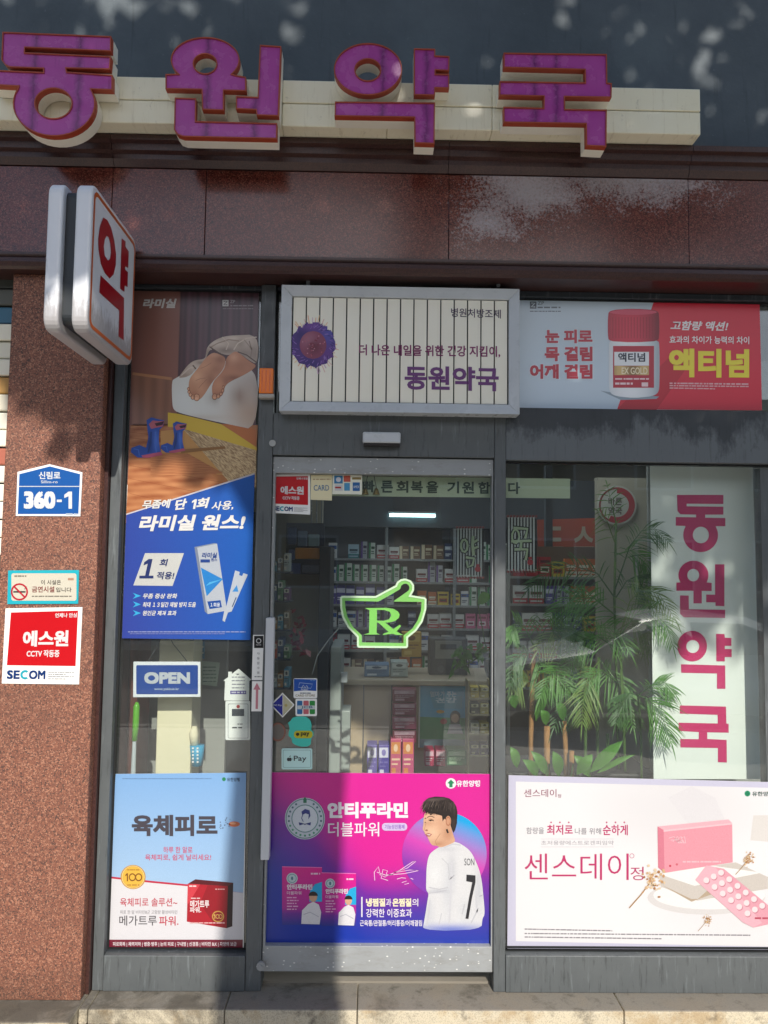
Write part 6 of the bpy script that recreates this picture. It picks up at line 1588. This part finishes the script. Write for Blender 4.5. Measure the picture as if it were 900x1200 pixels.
for i, (x, y) in enumerate(((-7.5, -5.2), (8.2, -5.2))):
    def cf(rt, x=x, y=y):
        return Vector((x+rt.gauss(0, 1.1), y+rt.gauss(0, .9), 5.6+rt.gauss(0, .8)))
    tree(x, y, 5.5, ('street tree on the kerb far to the left', 'street tree on the kerb far to the right')[i], 8+i, cf, 3500, 'street trees along the kerb')

# parked car
car = empty('parked_car', 'white parked car by the kerb across the pavement', 'car'); SETTLE.append(car)
CX, CY = 3.75, -7.0; CZ = GZ-.13
prof = [(-2.2, .35), (-2.25, .62), (-2.1, .80), (-1.3, .94), (-1.05, .98), (-.35, 1.36), (.1, 1.45), (.9, 1.43), (1.5, 1.2), (1.95, 1.02), (2.2, .95), (2.25, .5), (2.15, .3)]
mb = MB(); n = len(prof); rows = [(-.88, 0), (-.80, .02), (0, .03), (.80, .02), (.88, 0)]
for yy, b in rows:
    for x, z in prof:
        tp = max(0, z-.95)*.42
        mb.v.append((CX+x, CY+yy*(1-tp), CZ+z+b*(1 if z > .9 else 0)))
for r in range(4):
    for i in range(n-1): mb.f.append([r*n+i, r*n+i+1, (r+1)*n+i+1, (r+1)*n+i]); mb.c.append(None)
    mb.f.append([r*n+n-1, r*n, (r+1)*n, (r+1)*n+n-1]); mb.c.append(None)
mb.f += [list(range(n)), [4*n+i for i in range(n)][::-1]]; mb.c += [None, None]
mb.build('body', mat('white_car_paint', '#dcdee0', .15), car, .03, True, 2)
gm = mat('dark_car_glass', '#0c1014', .05)
def inset(pts, y): 
    m_ = MB(); m_.add([(CX+x, CY+y*(1-max(0, z-.95)*.42)*1.0, CZ+z) for x, z in pts], [list(range(len(pts)))]); return m_
for s_ in (-1, 1):
    P = [(-.85, 1.0), (-.28, 1.31), (.12, 1.39), (.12, 1.0)]; inset(P, s_*.893).build('side_window', gm, car)
    P = [(.2, 1.0), (.2, 1.39), (.85, 1.375), (1.4, 1.16), (1.5, 1.02)]; inset(P, s_*.893).build('side_window', gm, car)
    MB().box(CX-.75, CX-.58, CY+s_*.95-.07, CY+s_*.95+.07, CZ+.98, CZ+1.10).build('wing_mirror', mat('white_car_paint', '#dcdee0', .15), car, .03)
    MB().box(CX-2.2, CX-1.95, CY+s_*.72-.12, CY+s_*.72+.12, CZ+.66, CZ+.78).build('headlight', mat('headlight_lens', '#c8ccd0', .1), car, .02)
    for xx in (-1.4, 1.4):
        w_ = MB(); w_.tube([(CX+xx, CY+s_*.72, CZ+.32), (CX+xx, CY+s_*.9, CZ+.32)], .32, 28); wh = w_.build('wheel', mat('tyre_rubber', '#161616', .8), car, .02)
        w_ = MB(); w_.tube([(CX+xx, CY+s_*.88, CZ+.32), (CX+xx, CY+s_*.91, CZ+.32)], .21, 20); w_.build('rim', mat('alloy_rim', '#9a9c9e', .3, .8), wh)
ws = MB(); ws.add([(CX+x, CY+y*(1-max(0, z-.95)*.42), CZ+z+.035) for x, z, y in ((-1.0, 1.0, -.78), (-.36, 1.37, -.74), (-.36, 1.37, .74), (-1.0, 1.0, .78))], [(0, 1, 2, 3)]); ws.build('windscreen', gm, car)

# building over the road
ob = empty('apartment_building', 'grey brick apartment building across the road', 'building'); SETTLE.append(ob)
brk = NB('grey_brick'); c_ = brk.mix(brk.noise(1.5, 5), '#8a8278', '#9c948a'); M_OB = brk.done(c_, .85)
MB().box(-26, 26, -30, -20, GZ, 6.6).build('wall', M_OB, ob)
gm2 = mat('dim_window', '#1c2226', .08)
for fl_ in range(2):
    for i in range(14):
        x = -23.5+i*3.6
        f = MB().box(x-.9, x+.9, -20, -19.95, 1.0+fl_*3.1, 2.6+fl_*3.1).build('window', M_SILVER, ob)
        MB().box(x-.82, x+.82, -19.95, -19.94, 1.08+fl_*3.1, 2.52+fl_*3.1).build('pane', gm2, f)
MB().box(-26.3, 26.3, -30.3, -19.7, 6.6, 6.9).build('roof', M_DKSHELF, ob)

for o in SETTLE: settle(o)
